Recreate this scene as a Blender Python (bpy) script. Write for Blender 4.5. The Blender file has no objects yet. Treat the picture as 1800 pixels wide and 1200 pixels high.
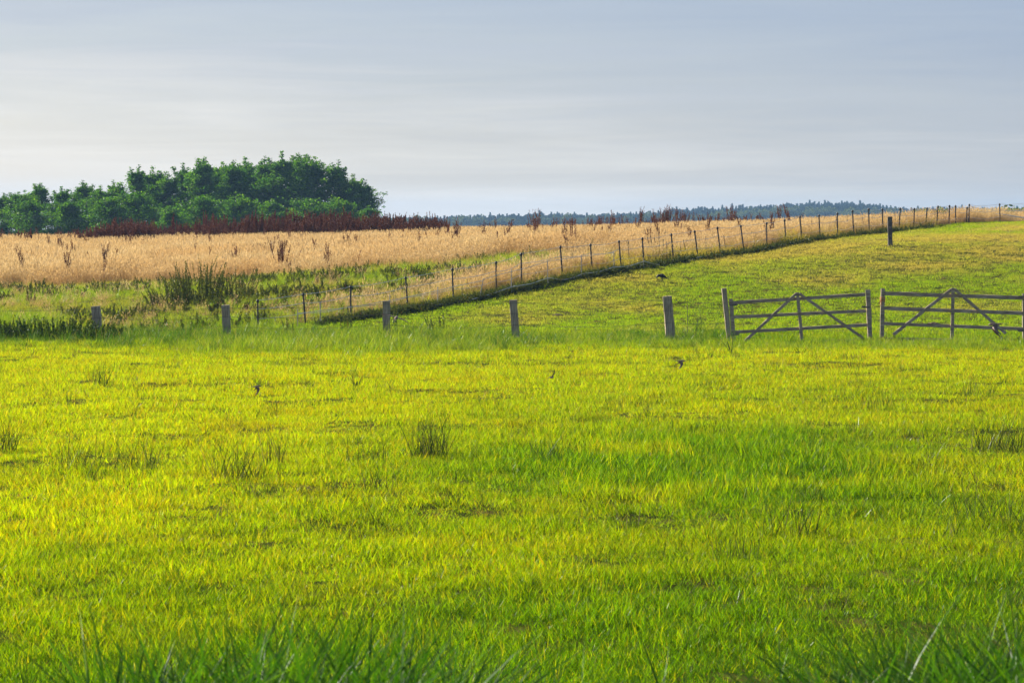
import bpy, bmesh, math, random
import numpy as np
from mathutils import Vector, Matrix

# ------------------------------------------------------------------ camera, world, sun, exposure
S = bpy.context.scene
COL = S.collection
FPX, CX, HZ, ZC = 5000.0, 900.0, 390.0, 3.23      # focal length in photo pixels, principal column, horizon row, eye height (m)

cam_d = bpy.data.cameras.new("camera")
cam = bpy.data.objects.new("camera", cam_d); COL.objects.link(cam)
cam.location = (0, 0, ZC); cam.rotation_euler = (math.radians(90), 0, 0)
cam_d.sensor_width = 36; cam_d.lens = 36 * FPX / 1800; cam_d.shift_y = -(600 - HZ) / 1800
cam_d.clip_start = 0.1; cam_d.clip_end = 20000
cam_d.dof.use_dof = True; cam_d.dof.focus_distance = 62; cam_d.dof.aperture_fstop = 10
S.camera = cam

SUN_AZ, SUN_EL = math.radians(-50), math.radians(30)   # azimuth from +Y, negative = towards the left
sun_dir = Vector((math.sin(SUN_AZ) * math.cos(SUN_EL), math.cos(SUN_AZ) * math.cos(SUN_EL), math.sin(SUN_EL)))
W = bpy.data.worlds.new("World"); S.world = W; W.use_nodes = True
nt = W.node_tree; nt.nodes.clear()
wo = nt.nodes.new('ShaderNodeOutputWorld'); bg = nt.nodes.new('ShaderNodeBackground')
sky = nt.nodes.new('ShaderNodeTexSky'); sky.sky_type = 'NISHITA'; sky.sun_disc = False
sky.sun_elevation = SUN_EL; sky.sun_rotation = SUN_AZ; sky.air_density = 1.0; sky.dust_density = 1.6; sky.ozone_density = 2.0
bg.inputs['Strength'].default_value = 0.05
# thin high cloud veil over the sky, streaked along the horizon
tc = nt.nodes.new('ShaderNodeTexCoord')
mp = nt.nodes.new('ShaderNodeMapping'); mp.inputs['Scale'].default_value = (1.6, 1.6, 26)
mp.inputs['Rotation'].default_value = (0.03, 0.06, 0)
no = nt.nodes.new('ShaderNodeTexNoise'); no.inputs['Scale'].default_value = 3.0; no.inputs['Detail'].default_value = 7; no.inputs['Roughness'].default_value = 0.55
no.inputs['Distortion'].default_value = 0.6
mr = nt.nodes.new('ShaderNodeMapRange'); mr.inputs['From Min'].default_value = 0.32; mr.inputs['From Max'].default_value = 0.72
mr.inputs['To Min'].default_value = 0.62; mr.inputs['To Max'].default_value = 0.95
mix = nt.nodes.new('ShaderNodeMix'); mix.data_type = 'RGBA'
nt.links.new(tc.outputs['Generated'], mp.inputs['Vector']); nt.links.new(mp.outputs['Vector'], no.inputs['Vector'])
sx = nt.nodes.new('ShaderNodeSeparateXYZ'); nt.links.new(tc.outputs['Generated'], sx.inputs[0])
def wm(op, a, b):
    q = nt.nodes.new('ShaderNodeMath'); q.operation = op
    for i_, v_ in enumerate((a, b)):
        if isinstance(v_, float): q.inputs[i_].default_value = v_
        else: nt.links.new(v_, q.inputs[i_])
    return q.outputs[0]
nt.links.new(no.outputs['Fac'], mr.inputs['Value'])
veil = wm('SUBTRACT', wm('SUBTRACT', mr.outputs['Result'], wm('MULTIPLY', sx.outputs['X'], 0.7)), wm('MULTIPLY', sx.outputs['Z'], 1.6))   # the veil thins away from the sun and overhead
vm = nt.nodes.new('ShaderNodeClamp'); vm.inputs['Min'].default_value = 0.70; vm.inputs['Max'].default_value = 0.97; nt.links.new(veil, vm.inputs['Value'])
nt.links.new(vm.outputs['Result'], mix.inputs['Factor'])
# colour of the veil: milky at the horizon, blue-grey higher up and away from the sun
hgt = wm('ADD', wm('ADD', wm('MULTIPLY', sx.outputs['Z'], 8.5), wm('MULTIPLY', sx.outputs['X'], 1.05)), wm('MULTIPLY', no.outputs['Fac'], -0.50))
cr = nt.nodes.new('ShaderNodeValToRGB'); e_ = cr.color_ramp.elements
e_[0].position = 0.0; e_[0].color = (0.72, 0.70, 0.66, 1); e_[1].position = 1.0; e_[1].color = (0.185, 0.262, 0.45, 1)
for p_, c_ in ((0.14, (0.60, 0.605, 0.60)), (0.40, (0.392, 0.44, 0.525))):
    q_ = e_.new(p_); q_.color = (*c_, 1)
mp2 = nt.nodes.new('ShaderNodeMapping'); mp2.inputs['Scale'].default_value = (4, 4, 62); mp2.inputs['Rotation'].default_value = (-0.02, -0.05, 0)
no2 = nt.nodes.new('ShaderNodeTexNoise'); no2.inputs['Scale'].default_value = 2.2; no2.inputs['Detail'].default_value = 6; no2.inputs['Distortion'].default_value = 2.2
nt.links.new(tc.outputs['Generated'], mp2.inputs['Vector']); nt.links.new(mp2.outputs['Vector'], no2.inputs['Vector'])
hgt = wm('ADD', hgt, wm('MULTIPLY', wm('SUBTRACT', no2.outputs['Fac'], 0.5), -0.14))
nt.links.new(wm('ADD', hgt, 0.25), cr.inputs['Fac'])
vs_ = nt.nodes.new('ShaderNodeVectorMath'); vs_.operation = 'SCALE'; vs_.inputs['Scale'].default_value = 10.0
nt.links.new(cr.outputs['Color'], vs_.inputs[0]); nt.links.new(vs_.outputs[0], mix.inputs['B'])
nt.links.new(sky.outputs['Color'], mix.inputs['A']); nt.links.new(mix.outputs['Result'], bg.inputs['Color'])
nt.links.new(bg.outputs['Background'], wo.inputs['Surface'])

sl = bpy.data.lights.new("sun", 'SUN'); sl.energy = 5.0; sl.angle = math.radians(0.6); sl.color = (1.0, 0.90, 0.74)
so = bpy.data.objects.new("sun", sl); COL.objects.link(so); so.location = (-30, 40, 40)
so.rotation_euler = (-sun_dir).to_track_quat('-Z', 'Y').to_euler()

S.view_settings.view_transform = 'Standard'; S.view_settings.look = 'None'
S.view_settings.exposure = 1.36; S.view_settings.gamma = 1.0; S.view_settings.use_curve_mapping = False
S.render.engine = 'CYCLES'
cy = S.cycles
cy.max_bounces = 6; cy.diffuse_bounces = 3; cy.glossy_bounces = 1; cy.transmission_bounces = 4; cy.transparent_max_bounces = 4
cy.volume_bounces = 0; cy.use_denoising = True; cy.caustics_reflective = False; cy.caustics_refractive = False
cy.sample_clamp_indirect = 4

# ------------------------------------------------------------------ helpers
rng = np.random.default_rng(7)
random.seed(7)

def at(px, row, D):
    """a point the photo shows at (px,row), standing D metres away"""
    return Vector(((px - CX) / FPX * D, D, ZC - (row - HZ) / FPX * D))

def tag(o, label=None, cat=None, group=None, kind=None):
    if label: o['label'] = label
    if cat: o['category'] = cat
    if group: o['group'] = group
    if kind: o['kind'] = kind
    return o

def link(o, parent=None):
    COL.objects.link(o)
    if parent is not None: o.parent = parent
    return o

def empty(name, loc=(0, 0, 0), rz=0):
    o = bpy.data.objects.new(name, None); o.empty_display_size = 0.2
    link(o); o.location = loc; o.rotation_euler = (0, 0, rz); return o

def copy_tree(o, parent=None):
    c = o.copy(); COL.objects.link(c); c.parent = parent
    for ch in list(o.children): copy_tree(ch, c)
    return c

def mesh_np(name, v, f, mats=(), attrs=None, smooth=False):
    me = bpy.data.meshes.new(name)
    me.from_pydata(np.asarray(v, float).tolist() if not isinstance(v, list) else v, [], f if isinstance(f, list) else f.tolist())
    for k, a in (attrs or {}).items():
        at_ = me.attributes.new(k, 'FLOAT', 'POINT'); at_.data.foreach_set('value', np.asarray(a, np.float32))
    for m in mats: me.materials.append(m)
    if smooth: me.polygons.foreach_set('use_smooth', [True] * len(me.polygons))
    me.update(); return me

def obj(name, me, parent=None, loc=None):
    o = bpy.data.objects.new(name, me); link(o, parent)
    if loc is not None: o.location = loc
    return o

def bm_mesh(name, bm, mat, smooth=False):
    me = bpy.data.meshes.new(name); bm.normal_update(); bm.to_mesh(me); bm.free(); me.materials.append(mat)
    if smooth: me.polygons.foreach_set('use_smooth', [True] * len(me.polygons))
    return me

# value noise
_perm = np.random.default_rng(3).random((256, 256))
def vnoise(x, y):
    xi = np.floor(x).astype(int); yi = np.floor(y).astype(int); fx = x - xi; fy = y - yi
    fx = fx * fx * (3 - 2 * fx); fy = fy * fy * (3 - 2 * fy)
    a = _perm[xi & 255, yi & 255]; b = _perm[(xi + 1) & 255, yi & 255]
    c = _perm[xi & 255, (yi + 1) & 255]; d = _perm[(xi + 1) & 255, (yi + 1) & 255]
    return (a * (1 - fx) + b * fx) * (1 - fy) + (c * (1 - fx) + d * fx) * fy
def fbm(x, y, sc, oc=3, off=0.0):
    x = np.asarray(x, float) / sc + off; y = np.asarray(y, float) / sc + off * 1.7; s = 0; a = 0.5; t = 0
    for _ in range(oc):
        s = s + a * vnoise(x, y); t += a; x = x * 2.03 + 11.3; y = y * 2.03 + 5.1; a *= 0.5
    return s / t
def sstep(a, b, x):
    t = np.clip((np.asarray(x, float) - a) / (b - a), 0, 1); return t * t * (3 - 2 * t)

# ------------------------------------------------------------------ terrain
def fence_D(px): return 92.1 / (1 - 1.5 * (px - CX) / FPX)
FENCE_ROWS = [(453, 578), (535, 572), (616, 558), (714, 543), (795, 528), (872, 513), (916, 503), (987, 488), (1040, 478), (1091, 471),
              (1131, 466), (1183, 460), (1227, 454), (1267, 449), (1308, 444), (1348, 438), (1382, 431), (1410, 425), (1441, 420), (1472, 416.5),
              (1500, 413.5), (1528, 410.5), (1552, 408), (1581, 404.5), (1606, 402.5), (1627, 401), (1647, 399), (1669, 396), (1700, 393), (1757, 392.5)]
ctrl = []
for px, r in FENCE_ROWS[::2]:
    D = fence_D(px); ctrl.append(((px - CX) / FPX * D, D, ZC - (r - HZ) * D / FPX))
def c_row(px, row, D): ctrl.append(((px - CX) / FPX * D, D, ZC - (row - HZ) * D / FPX))
def c_z(px, D, z): ctrl.append(((px - CX) / FPX * D, D, z))
for y in (50, 62, 72, 77):
    for x in (-50, -30, -15, -8, 0, 8, 15, 30, 50): ctrl.append((x, y, 0.0))
for px, row, D in ((-400, 500, 116), (0, 500, 115), (250, 499, 112), (450, 492, 110), (620, 478, 106), (760, 463, 105), (900, 451, 107), (1050, 434, 112),
                   (1564, 431, 104), (1165, 488, 96), (1900, 480, 97), (1650, 483, 96)): c_row(px, row, D)
for px, D, z in ((-400, 220, 1.2), (0, 220, 1.25), (400, 220, 1.35), (750, 200, 1.75), (900, 190, 2.1), (1100, 175, 2.35), (1300, 155, 2.5), (1500, 142, 2.6),
                 (1850, 135, 3.0), (2200, 150, 3.0), (1700, 180, 2.3), (1900, 200, 2.0)): c_z(px, D, z)
for x in (-80, -45, -20, 0, 20, 45, 80): ctrl.append((x, 300, 1.3)); ctrl.append((x, 420, 1.0))
for x in (-90, 90):
    for y, z in ((120, 0.9 if x < 0 else 2.6), (200, 1.2 if x < 0 else 2.2)): ctrl.append((x, y, z))
ctrl = np.array(ctrl)
def _U(r2): return 0.5 * r2 * np.log(r2 + 1e-9)
_n = len(ctrl); _P = ctrl[:, :2] / 50.0
_K = _U(((_P[:, None] - _P[None]) ** 2).sum(-1)) + np.eye(_n) * 0.004
_A = np.zeros((_n + 3, _n + 3)); _A[:_n, :_n] = _K; _A[:_n, _n] = 1; _A[:_n, _n + 1:] = _P; _A[_n, :_n] = 1; _A[_n + 1:, :_n] = _P.T
_w = np.linalg.solve(_A, np.concatenate([ctrl[:, 2], np.zeros(3)]))
def H(x, y):
    x = np.atleast_1d(np.asarray(x, float)); y = np.atleast_1d(np.asarray(y, float))
    xc = np.clip(x, -90, 90); yc = np.clip(y, 50, 420); out = np.empty(len(x))
    for i in range(0, len(x), 100000):
        q = np.stack([xc[i:i + 100000], yc[i:i + 100000]], 1) / 50.0
        r2 = ((q[:, None] - _P[None]) ** 2).sum(-1)
        out[i:i + 100000] = _U(r2) @ _w[:_n] + _w[_n] + q @ _w[_n + 1:]
    z = out * sstep(66, 82, y)
    z = z + (fbm(x, y, 3.2, 3) - 0.5) * 0.17 * (1 - sstep(200, 300, y)) * (0.55 + 0.45 * (1 - sstep(70, 90, y)))
    z = z + (fbm(x, y, 0.95, 2, 7) - 0.5) * 0.13 * sstep(16, 20, y) * (1 - sstep(72, 78, y))
    z = z + 1.5 * (1 - sstep(5.5, 17, y))                                     # the bank the photographer stands on
    hill = 7.0 * np.exp(-((x - 260) / 330) ** 2) * sstep(700, 1500, y)
    z = np.where(y > 420, (1.0 - 6.0 * sstep(420, 700, y)) + hill, z)
    return z
def h1(x, y): return float(H(x, y)[0])

ys = np.concatenate([np.arange(-60, 0, 6), np.arange(0, 80, 0.4), np.arange(80, 130, 0.8), np.arange(130, 260, 2.5), 260 * 1.09 ** np.arange(0, 28)])
xp = np.concatenate([np.arange(0, 18, 0.4), np.arange(18, 36, 0.8), 36 * 1.13 ** np.arange(0, 34)])
xs = np.concatenate([-xp[:0:-1], xp])
GX, GY = np.meshgrid(xs, ys); gx, gy = GX.ravel(), GY.ravel(); gz = H(gx, gy)
nx, ny = len(xs), len(ys)
idx = np.arange(nx * ny).reshape(ny, nx)
gf = np.stack([idx[:-1, :-1], idx[:-1, 1:], idx[1:, 1:], idx[1:, :-1]], -1).reshape(-1, 4)

DRY_FRONT = np.array([(-600, 117), (0, 115), (250, 112.5), (450, 110), (620, 105.5), (760, 104), (900, 106), (1040, 108), (1130, 106), (1200, 104.5), (1260, 104.5), (1340, 107.5), (1500, 113.5), (1700, 122), (1760, 125.5), (2300, 128)])
def pxof(x, y): return CX + FPX * x / np.maximum(y, 1e-3)
def dry_edge(x, y): return y - np.interp(pxof(x, y), DRY_FRONT[:, 0], DRY_FRONT[:, 1]) + (fbm(x, y, 2.5, 2, 4) - 0.5) * 4
def dry_zone(x, y): return sstep(-2.5, 1.0, dry_edge(x, y))
def paddock_side(x, y):
    """metres to the right of the electric fence line (positive inside the grazed paddock)"""
    # the line Y = 92.1 + 1.5 X
    return (1.5 * x + 92.1 - y) / math.hypot(1.5, 1)

# ------------------------------------------------------------------ materials
def mat_new(name):
    m = bpy.data.materials.new(name); m.use_nodes = True; m.node_tree.nodes.clear(); return m, m.node_tree
def N(t, typ, **kw):
    n = t.nodes.new(typ)
    for k, v in kw.items(): setattr(n, k, v)
    return n
def ramp(t, fac, stops):
    r = N(t, 'ShaderNodeValToRGB'); e = r.color_ramp.elements
    while len(e) > 1: e.remove(e[-1])
    e[0].position = stops[0][0]; e[0].color = (*stops[0][1], 1)
    for p, c in stops[1:]:
        n = e.new(p); n.color = (*c, 1)
    t.links.new(fac, r.inputs['Fac']); return r.outputs['Color']
def mixc(t, f, a, b, blend='MIX'):
    m = N(t, 'ShaderNodeMix', data_type='RGBA', blend_type=blend)
    for s, v in (('Factor', f), ('A', a), ('B', b)):
        i = [q for q in m.inputs if q.name == s and (q.type == ('VALUE' if s == 'Factor' else 'RGBA'))][0]
        if isinstance(v, (int, float)): i.default_value = v
        elif isinstance(v, tuple): i.default_value = (*v, 1)
        else: t.links.new(v, i)
    return [q for q in m.outputs if q.type == 'RGBA'][0]
def attr(t, name, inst=False):
    a = N(t, 'ShaderNodeAttribute'); a.attribute_name = name
    a.attribute_type = 'INSTANCER' if inst else 'GEOMETRY'; return a.outputs['Fac']
def wnoise(t, scale, detail=2, stretch=None):
    g = N(t, 'ShaderNodeNewGeometry'); n = N(t, 'ShaderNodeTexNoise'); n.inputs['Scale'].default_value = scale; n.inputs['Detail'].default_value = detail
    src = g.outputs['Position']
    if stretch:
        m = N(t, 'ShaderNodeMapping'); m.inputs['Scale'].default_value = stretch; t.links.new(src, m.inputs['Vector']); src = m.outputs['Vector']
    t.links.new(src, n.inputs['Vector']); return n.outputs['Fac']
def math_n(t, op, a, b=0.0, clamp=False):
    m = N(t, 'ShaderNodeMath', operation=op); m.use_clamp = clamp
    for i, v in enumerate((a, b)):
        if isinstance(v, (int, float)): m.inputs[i].default_value = v
        else: t.links.new(v, m.inputs[i])
    return m.outputs[0]

def leaf_mat(name, build_col, trans=0.5, gloss=0.05, rough=0.35, tcol=(1.35, 1.2, 0.5)):
    """thin leaf: reflects, lets light through, a little sheen"""
    m, t = mat_new(name); c = build_col(t)
    d = N(t, 'ShaderNodeBsdfDiffuse'); tr = N(t, 'ShaderNodeBsdfTranslucent'); g = N(t, 'ShaderNodeBsdfGlossy')
    g.inputs['Roughness'].default_value = rough; g.inputs['Color'].default_value = (0.9, 0.95, 1, 1)
    t.links.new(c, d.inputs['Color'])
    t.links.new(mixc(t, 1.0, c, tcol, 'MULTIPLY'), tr.inputs['Color'])
    m1 = N(t, 'ShaderNodeMixShader'); m1.inputs[0].default_value = trans
    t.links.new(d.outputs[0], m1.inputs[1]); t.links.new(tr.outputs[0], m1.inputs[2])
    m2 = N(t, 'ShaderNodeMixShader'); m2.inputs[0].default_value = gloss
    t.links.new(m1.outputs[0], m2.inputs[1]); t.links.new(g.outputs[0], m2.inputs[2])
    o = N(t, 'ShaderNodeOutputMaterial'); t.links.new(m2.outputs[0], o.inputs['Surface']); return m

def col_meadow(t):
    tint = attr(t, 'tint')
    yel = ramp(t, tint, [(0.0, (0.030, 0.050, 0.004)), (0.17, (0.075, 0.11, 0.003)), (0.34, (0.25, 0.36, 0.002)), (0.70, (0.45, 0.54, 0.002)), (0.88, (0.56, 0.41, 0.006)), (0.96, (0.38, 0.18, 0.015)), (1.0, (0.5, 0.38, 0.10))])
    grn = ramp(t, tint, [(0.0, (0.018, 0.042, 0.004)), (0.28, (0.045, 0.105, 0.004)), (0.6, (0.095, 0.205, 0.004)), (0.86, (0.19, 0.31, 0.005)), (1.0, (0.30, 0.28, 0.012))])
    worn = ramp(t, wnoise(t, 0.55, 4), [(0.50, (0, 0, 0)), (0.66, (1, 1, 1))])       # worn, rusty patches in the turf
    yel = mixc(t, math_n(t, 'MULTIPLY', worn, 0.42), yel, ramp(t, tint, [(0, (0.06, 0.05, 0.004)), (0.5, (0.30, 0.24, 0.006)), (1, (0.46, 0.28, 0.02))]))
    return mixc(t, attr(t, 'lush', True), yel, grn)
M_MEADOW = leaf_mat('meadow_blades', col_meadow, trans=0.62, gloss=0.004, rough=0.28, tcol=(1.26, 1.36, 0.1))
def col_verge(t):
    tint = attr(t, 'tint')
    dry = ramp(t, tint, [(0, (0.15, 0.15, 0.02)), (0.5, (0.30, 0.24, 0.07)), (1, (0.44, 0.33, 0.16))])
    grn = ramp(t, tint, [(0, (0.045, 0.11, 0.006)), (0.55, (0.15, 0.265, 0.008)), (1.0, (0.30, 0.36, 0.03))])
    return mixc(t, attr(t, 'lush', True), dry, grn)
M_VERGE = leaf_mat('verge_blades', col_verge, trans=0.55, gloss=0.014, rough=0.3, tcol=(1.35, 1.35, 0.3))
def col_dry(t):
    tint = attr(t, 'tint')
    return ramp(t, tint, [(0, (0.30, 0.19, 0.07)), (0.4, (0.47, 0.34, 0.15)), (0.8, (0.57, 0.45, 0.23)), (1, (0.64, 0.53, 0.32))])
def col_dry2(t): return mixc(t, math_n(t, 'MULTIPLY', ramp(t, wnoise(t, .22, 3), [(.38, (0, 0, 0)), (.62, (1, 1, 1))]), .55), col_dry(t), ramp(t, attr(t, 'tint'), [(0, (.30, .17, .055)), (1, (.56, .38, .16))]))
M_DRY = leaf_mat('straw', col_dry2, trans=0.4, gloss=0.008, rough=0.5, tcol=(1.1, 1.0, 0.85))
def col_dock(t): return ramp(t, attr(t, 'tint'), [(0, (0.06, 0.022, 0.010)), (0.6, (0.16, 0.058, 0.026)), (1, (0.31, 0.14, 0.06))])
M_DOCK = leaf_mat('dock_seed', col_dock, trans=0.2, gloss=0.02, rough=0.5, tcol=(1.2, 1, 1))
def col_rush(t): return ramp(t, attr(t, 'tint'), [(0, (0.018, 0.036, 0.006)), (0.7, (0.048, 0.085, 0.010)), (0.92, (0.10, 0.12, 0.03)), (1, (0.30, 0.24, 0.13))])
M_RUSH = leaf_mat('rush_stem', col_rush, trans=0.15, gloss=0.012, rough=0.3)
def col_weed(t): return ramp(t, attr(t, 'tint'), [(0, (0.035, 0.055, 0.012)), (0.6, (0.07, 0.10, 0.018)), (0.9, (0.13, 0.15, 0.03)), (1, (0.12, 0.06, 0.03))])
M_WEED = leaf_mat('weed_leaf', col_weed, trans=0.45, gloss=0.012)
def col_blade(t): return ramp(t, attr(t, 'tint'), [(0, (0.016, 0.055, 0.006)), (0.6, (0.045, 0.12, 0.008)), (1, (0.10, 0.19, 0.012))])
M_BLADE = leaf_mat('long_blade', col_blade, trans=0.5, gloss=0.012, rough=0.38, tcol=(1.2, 1.35, 0.3))
def col_tree(t): return ramp(t, math_n(t, 'ADD', math_n(t, 'MULTIPLY', attr(t, 'tint'), 0.7), math_n(t, 'MULTIPLY', wnoise(t, 0.35), 0.3)),
                             [(0, (0.012, 0.040, 0.006)), (0.45, (0.044, 0.135, 0.010)), (1, (0.19, 0.33, 0.018))])
M_TREE = leaf_mat('tree_leaf', col_tree, trans=0.45, gloss=0.010, rough=0.4, tcol=(1.4, 1.45, 0.3))
def col_bush(t): return ramp(t, attr(t, 'tint'), [(0, (0.04, 0.09, 0.014)), (1, (0.11, 0.18, 0.03))])
M_BUSH = leaf_mat('bush_leaf', col_bush, trans=0.5, gloss=0.012)
def col_forest(t): return ramp(t, attr(t, 'tint'), [(0, (0.012, 0.035, 0.018)), (0.6, (0.028, 0.06, 0.022)), (1, (0.06, 0.095, 0.03))])
M_FOREST = leaf_mat('forest_leaf', col_forest, trans=0.2, gloss=0.0)

def solid(name, build, rough=0.7, bump=None, spec=0.3):
    m, t = mat_new(name); p = N(t, 'ShaderNodeBsdfPrincipled'); p.inputs['Roughness'].default_value = rough
    p.inputs['Specular IOR Level'].default_value = spec
    c = build(t)
    if isinstance(c, tuple): p.inputs['Base Color'].default_value = (*c, 1)
    else: t.links.new(c, p.inputs['Base Color'])
    if bump:
        b = N(t, 'ShaderNodeBump'); b.inputs['Strength'].default_value = 0.6; b.inputs['Distance'].default_value = bump[2]
        t.links.new(wnoise(t, bump[0], 4, bump[1]), b.inputs['Height']); t.links.new(b.outputs['Normal'], p.inputs['Normal'])
    o = N(t, 'ShaderNodeOutputMaterial'); t.links.new(p.outputs[0], o.inputs['Surface']); return m
def wood_cols(dark, mid, light, stretch):
    def f(t):
        a = ramp(t, wnoise(t, 14, 5, stretch), [(0.3, dark), (0.5, mid), (0.7, light)])
        lich = ramp(t, wnoise(t, 9, 4), [(0.55, (0, 0, 0)), (0.68, (1, 1, 1))])
        return mixc(t, math_n(t, 'MULTIPLY', lich, 0.35), a, (0.34, 0.34, 0.27))
    return f
M_POST = solid('weathered_post_wood', wood_cols((0.17, 0.13, 0.09), (0.34, 0.27, 0.19), (0.50, 0.41, 0.30), (3, 3, 0.25)), 0.85, (22, (3, 3, 0.3), 0.02))
M_RAIL = solid('weathered_rail_wood', wood_cols((0.16, 0.12, 0.085), (0.31, 0.24, 0.175), (0.48, 0.39, 0.29), (0.3, 3, 2.0)), 0.85, (22, (0.4, 3, 3), 0.015))
M_GREY = solid('grey_stake_wood', wood_cols((0.22, 0.20, 0.18), (0.34, 0.31, 0.27), (0.48, 0.44, 0.40), (4, 4, 0.3)), 0.85)
M_DARKP = solid('old_dark_wood', wood_cols((0.035, 0.03, 0.028), (0.08, 0.07, 0.06), (0.14, 0.12, 0.10), (4, 4, 0.3)), 0.85)
M_BLACK = solid('black_plastic', lambda t: ramp(t, wnoise(t, 20, 3), [(0.3, (0.010, 0.010, 0.012)), (0.7, (0.032, 0.030, 0.032))]), 0.45, None, 0.4)
M_TAPE = solid('white_tape', lambda t: ramp(t, wnoise(t, 30, 3), [(0.3, (0.60, 0.58, 0.54)), (0.7, (0.82, 0.80, 0.76))]), 0.6)
M_WIRE = solid('rusty_wire', lambda t: ramp(t, wnoise(t, 15, 3), [(0.3, (0.05, 0.045, 0.04)), (0.7, (0.16, 0.14, 0.12))]), 0.6)
M_TWINE = solid('orange_twine', lambda t: ramp(t, wnoise(t, 60, 3), [(0.3, (0.55, 0.22, 0.05)), (0.7, (0.75, 0.36, 0.10))]), 0.8)
M_BARK = solid('tree_bark', lambda t: ramp(t, wnoise(t, 5, 4), [(0.3, (0.03, 0.025, 0.02)), (0.7, (0.10, 0.085, 0.07))]), 0.9)
M_SOIL = solid('turned_soil', lambda t: ramp(t, wnoise(t, 14, 5), [(0.3, (0.05, 0.032, 0.02)), (0.7, (0.16, 0.11, 0.07))]), 0.95, (30, None, 0.03))
M_CROW = solid('crow_feathers', lambda t: ramp(t, wnoise(t, 30, 3), [(0.3, (0.006, 0.006, 0.008)), (0.7, (0.016, 0.016, 0.022))]), 0.5, None, 0.3)
M_SWALLOW_DARK = solid('swallow_back', lambda t: ramp(t, wnoise(t, 60, 3), [(0.3, (0.10, 0.065, 0.05)), (0.7, (0.22, 0.15, 0.115))]), 0.5, None, 0.3)
M_SWALLOW_PALE = solid('swallow_belly', lambda t: ramp(t, wnoise(t, 60, 3), [(0.3, (0.42, 0.30, 0.22)), (0.7, (0.60, 0.50, 0.40))]), 0.7)

# ground: soil and thatch; dry where the tall straw grows, green-brown under the turf
m, t = mat_new('ground_soil'); p = N(t, 'ShaderNodeBsdfPrincipled'); p.inputs['Roughness'].default_value = 1.0; p.inputs['Specular IOR Level'].default_value = 0.0
turf = ramp(t, wnoise(t, 2.2, 6), [(0.3, (0.028, 0.034, 0.008)), (0.5, (0.050, 0.056, 0.010)), (0.7, (0.095, 0.080, 0.022))])
straw = ramp(t, wnoise(t, 2.8, 6), [(0.3, (0.14, 0.10, 0.04)), (0.7, (0.34, 0.24, 0.10))])
t.links.new(mixc(t, attr(t, 'dry'), turf, straw), p.inputs['Base Color'])
o = N(t, 'ShaderNodeOutputMaterial'); t.links.new(p.outputs[0], o.inputs['Surface']); M_GROUND = m

gdry = dry_zone(gx, gy) * (1 - sstep(240, 300, gy))
gdry = np.maximum(gdry, 0.75 * sstep(6, 24, gy - 95) * (paddock_side(gx, gy) > 0) * sstep(-10, 10, gx))
ground = obj('ground', mesh_np('ground', np.stack([gx, gy, gz], 1), gf, [M_GROUND], {'dry': gdry}, True))
tag(ground, kind='structure')

# ------------------------------------------------------------------ blade-mesh builders
def blade_arrays(n, radius, h0, h1_, w, lean, bend, seed, segs=3, taper=1.3):
    r = np.random.default_rng(seed)
    rad = radius * np.sqrt(r.random(n)); a0 = r.random(n) * 6.283
    bx, by = rad * np.cos(a0), rad * np.sin(a0)
    az = r.random(n) * 6.283; h = h0 + (h1_ - h0) * r.random(n) ** 1.3
    ln = lean * r.random(n); bd = bend * (0.2 + r.random(n)); dx, dy = np.cos(az), np.sin(az)
    wa = r.random(n) * 6.283; wx, wy = np.cos(wa), np.sin(wa); ww = w * (0.6 + 0.8 * r.random(n))
    tint = r.random(n)
    T = np.linspace(0, 1, segs + 1); V = []; 
    for i, tt in enumerate(T):
        off = (ln * tt + bd * tt * tt) * h; zz = h * (tt - 0.35 * bd * tt * tt)
        cx, cy = bx + dx * off, by + dy * off
        if i < segs:
            k = 0.5 * ww * (1 - tt ** taper)
            V.append(np.stack([cx - wx * k, cy - wy * k, zz], 1)); V.append(np.stack([cx + wx * k, cy + wy * k, zz], 1))
        else: V.append(np.stack([cx, cy, zz], 1))
    nv = 2 * segs + 1
    verts = np.stack(V, 1).reshape(-1, 3); faces = []
    base = np.arange(n) * nv
    for i in range(segs - 1):
        faces += np.stack([base + 2 * i, base + 2 * i + 1, base + 2 * i + 3, base + 2 * i + 2], 1).tolist()
    faces += np.stack([base + 2 * segs - 2, base + 2 * segs - 1, base + 2 * segs], 1).tolist()
    return verts, faces, np.repeat(tint, nv)

def quad_cloud(pts, size, seed, tint=None, elong=1.6, up=0.0):
    """small leaf faces at pts, random facing"""
    r = np.random.default_rng(seed); n = len(pts); pts = np.asarray(pts)
    d = r.normal(size=(n, 3)); d[:, 2] += up; d /= np.linalg.norm(d, axis=1)[:, None]
    e = np.cross(d, r.normal(size=(n, 3))); e /= np.linalg.norm(e, axis=1)[:, None] + 1e-9
    s = np.asarray(size) * (0.6 + 0.8 * r.random(n)); s = s[:, None]
    v = np.stack([pts - d * s * elong * 0.5, pts + e * s * 0.42, pts + d * s * elong * 0.5, pts - e * s * 0.42], 1).reshape(-1, 3)
    f = np.arange(4 * n).reshape(n, 4).tolist()
    tn = r.random(n) if tint is None else tint
    return v, f, np.repeat(tn, 4)

def merge(parts):
    V, F, T, o = [], [], [], 0
    for v, f, tn in parts:
        V.append(v); F += [[i + o for i in q] for q in f]; T.append(tn); o += len(v)
    return np.concatenate(V), F, np.concatenate(T)

def variants(name, arrs, mat):
    c = bpy.data.collections.new(name)
    for i, (v, f, tn) in enumerate(arrs):
        me = mesh_np(name, v, f, [mat], {'tint': tn}); c.objects.link(bpy.data.objects.new('%s_%02d' % (name, i), me))
    return c

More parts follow.
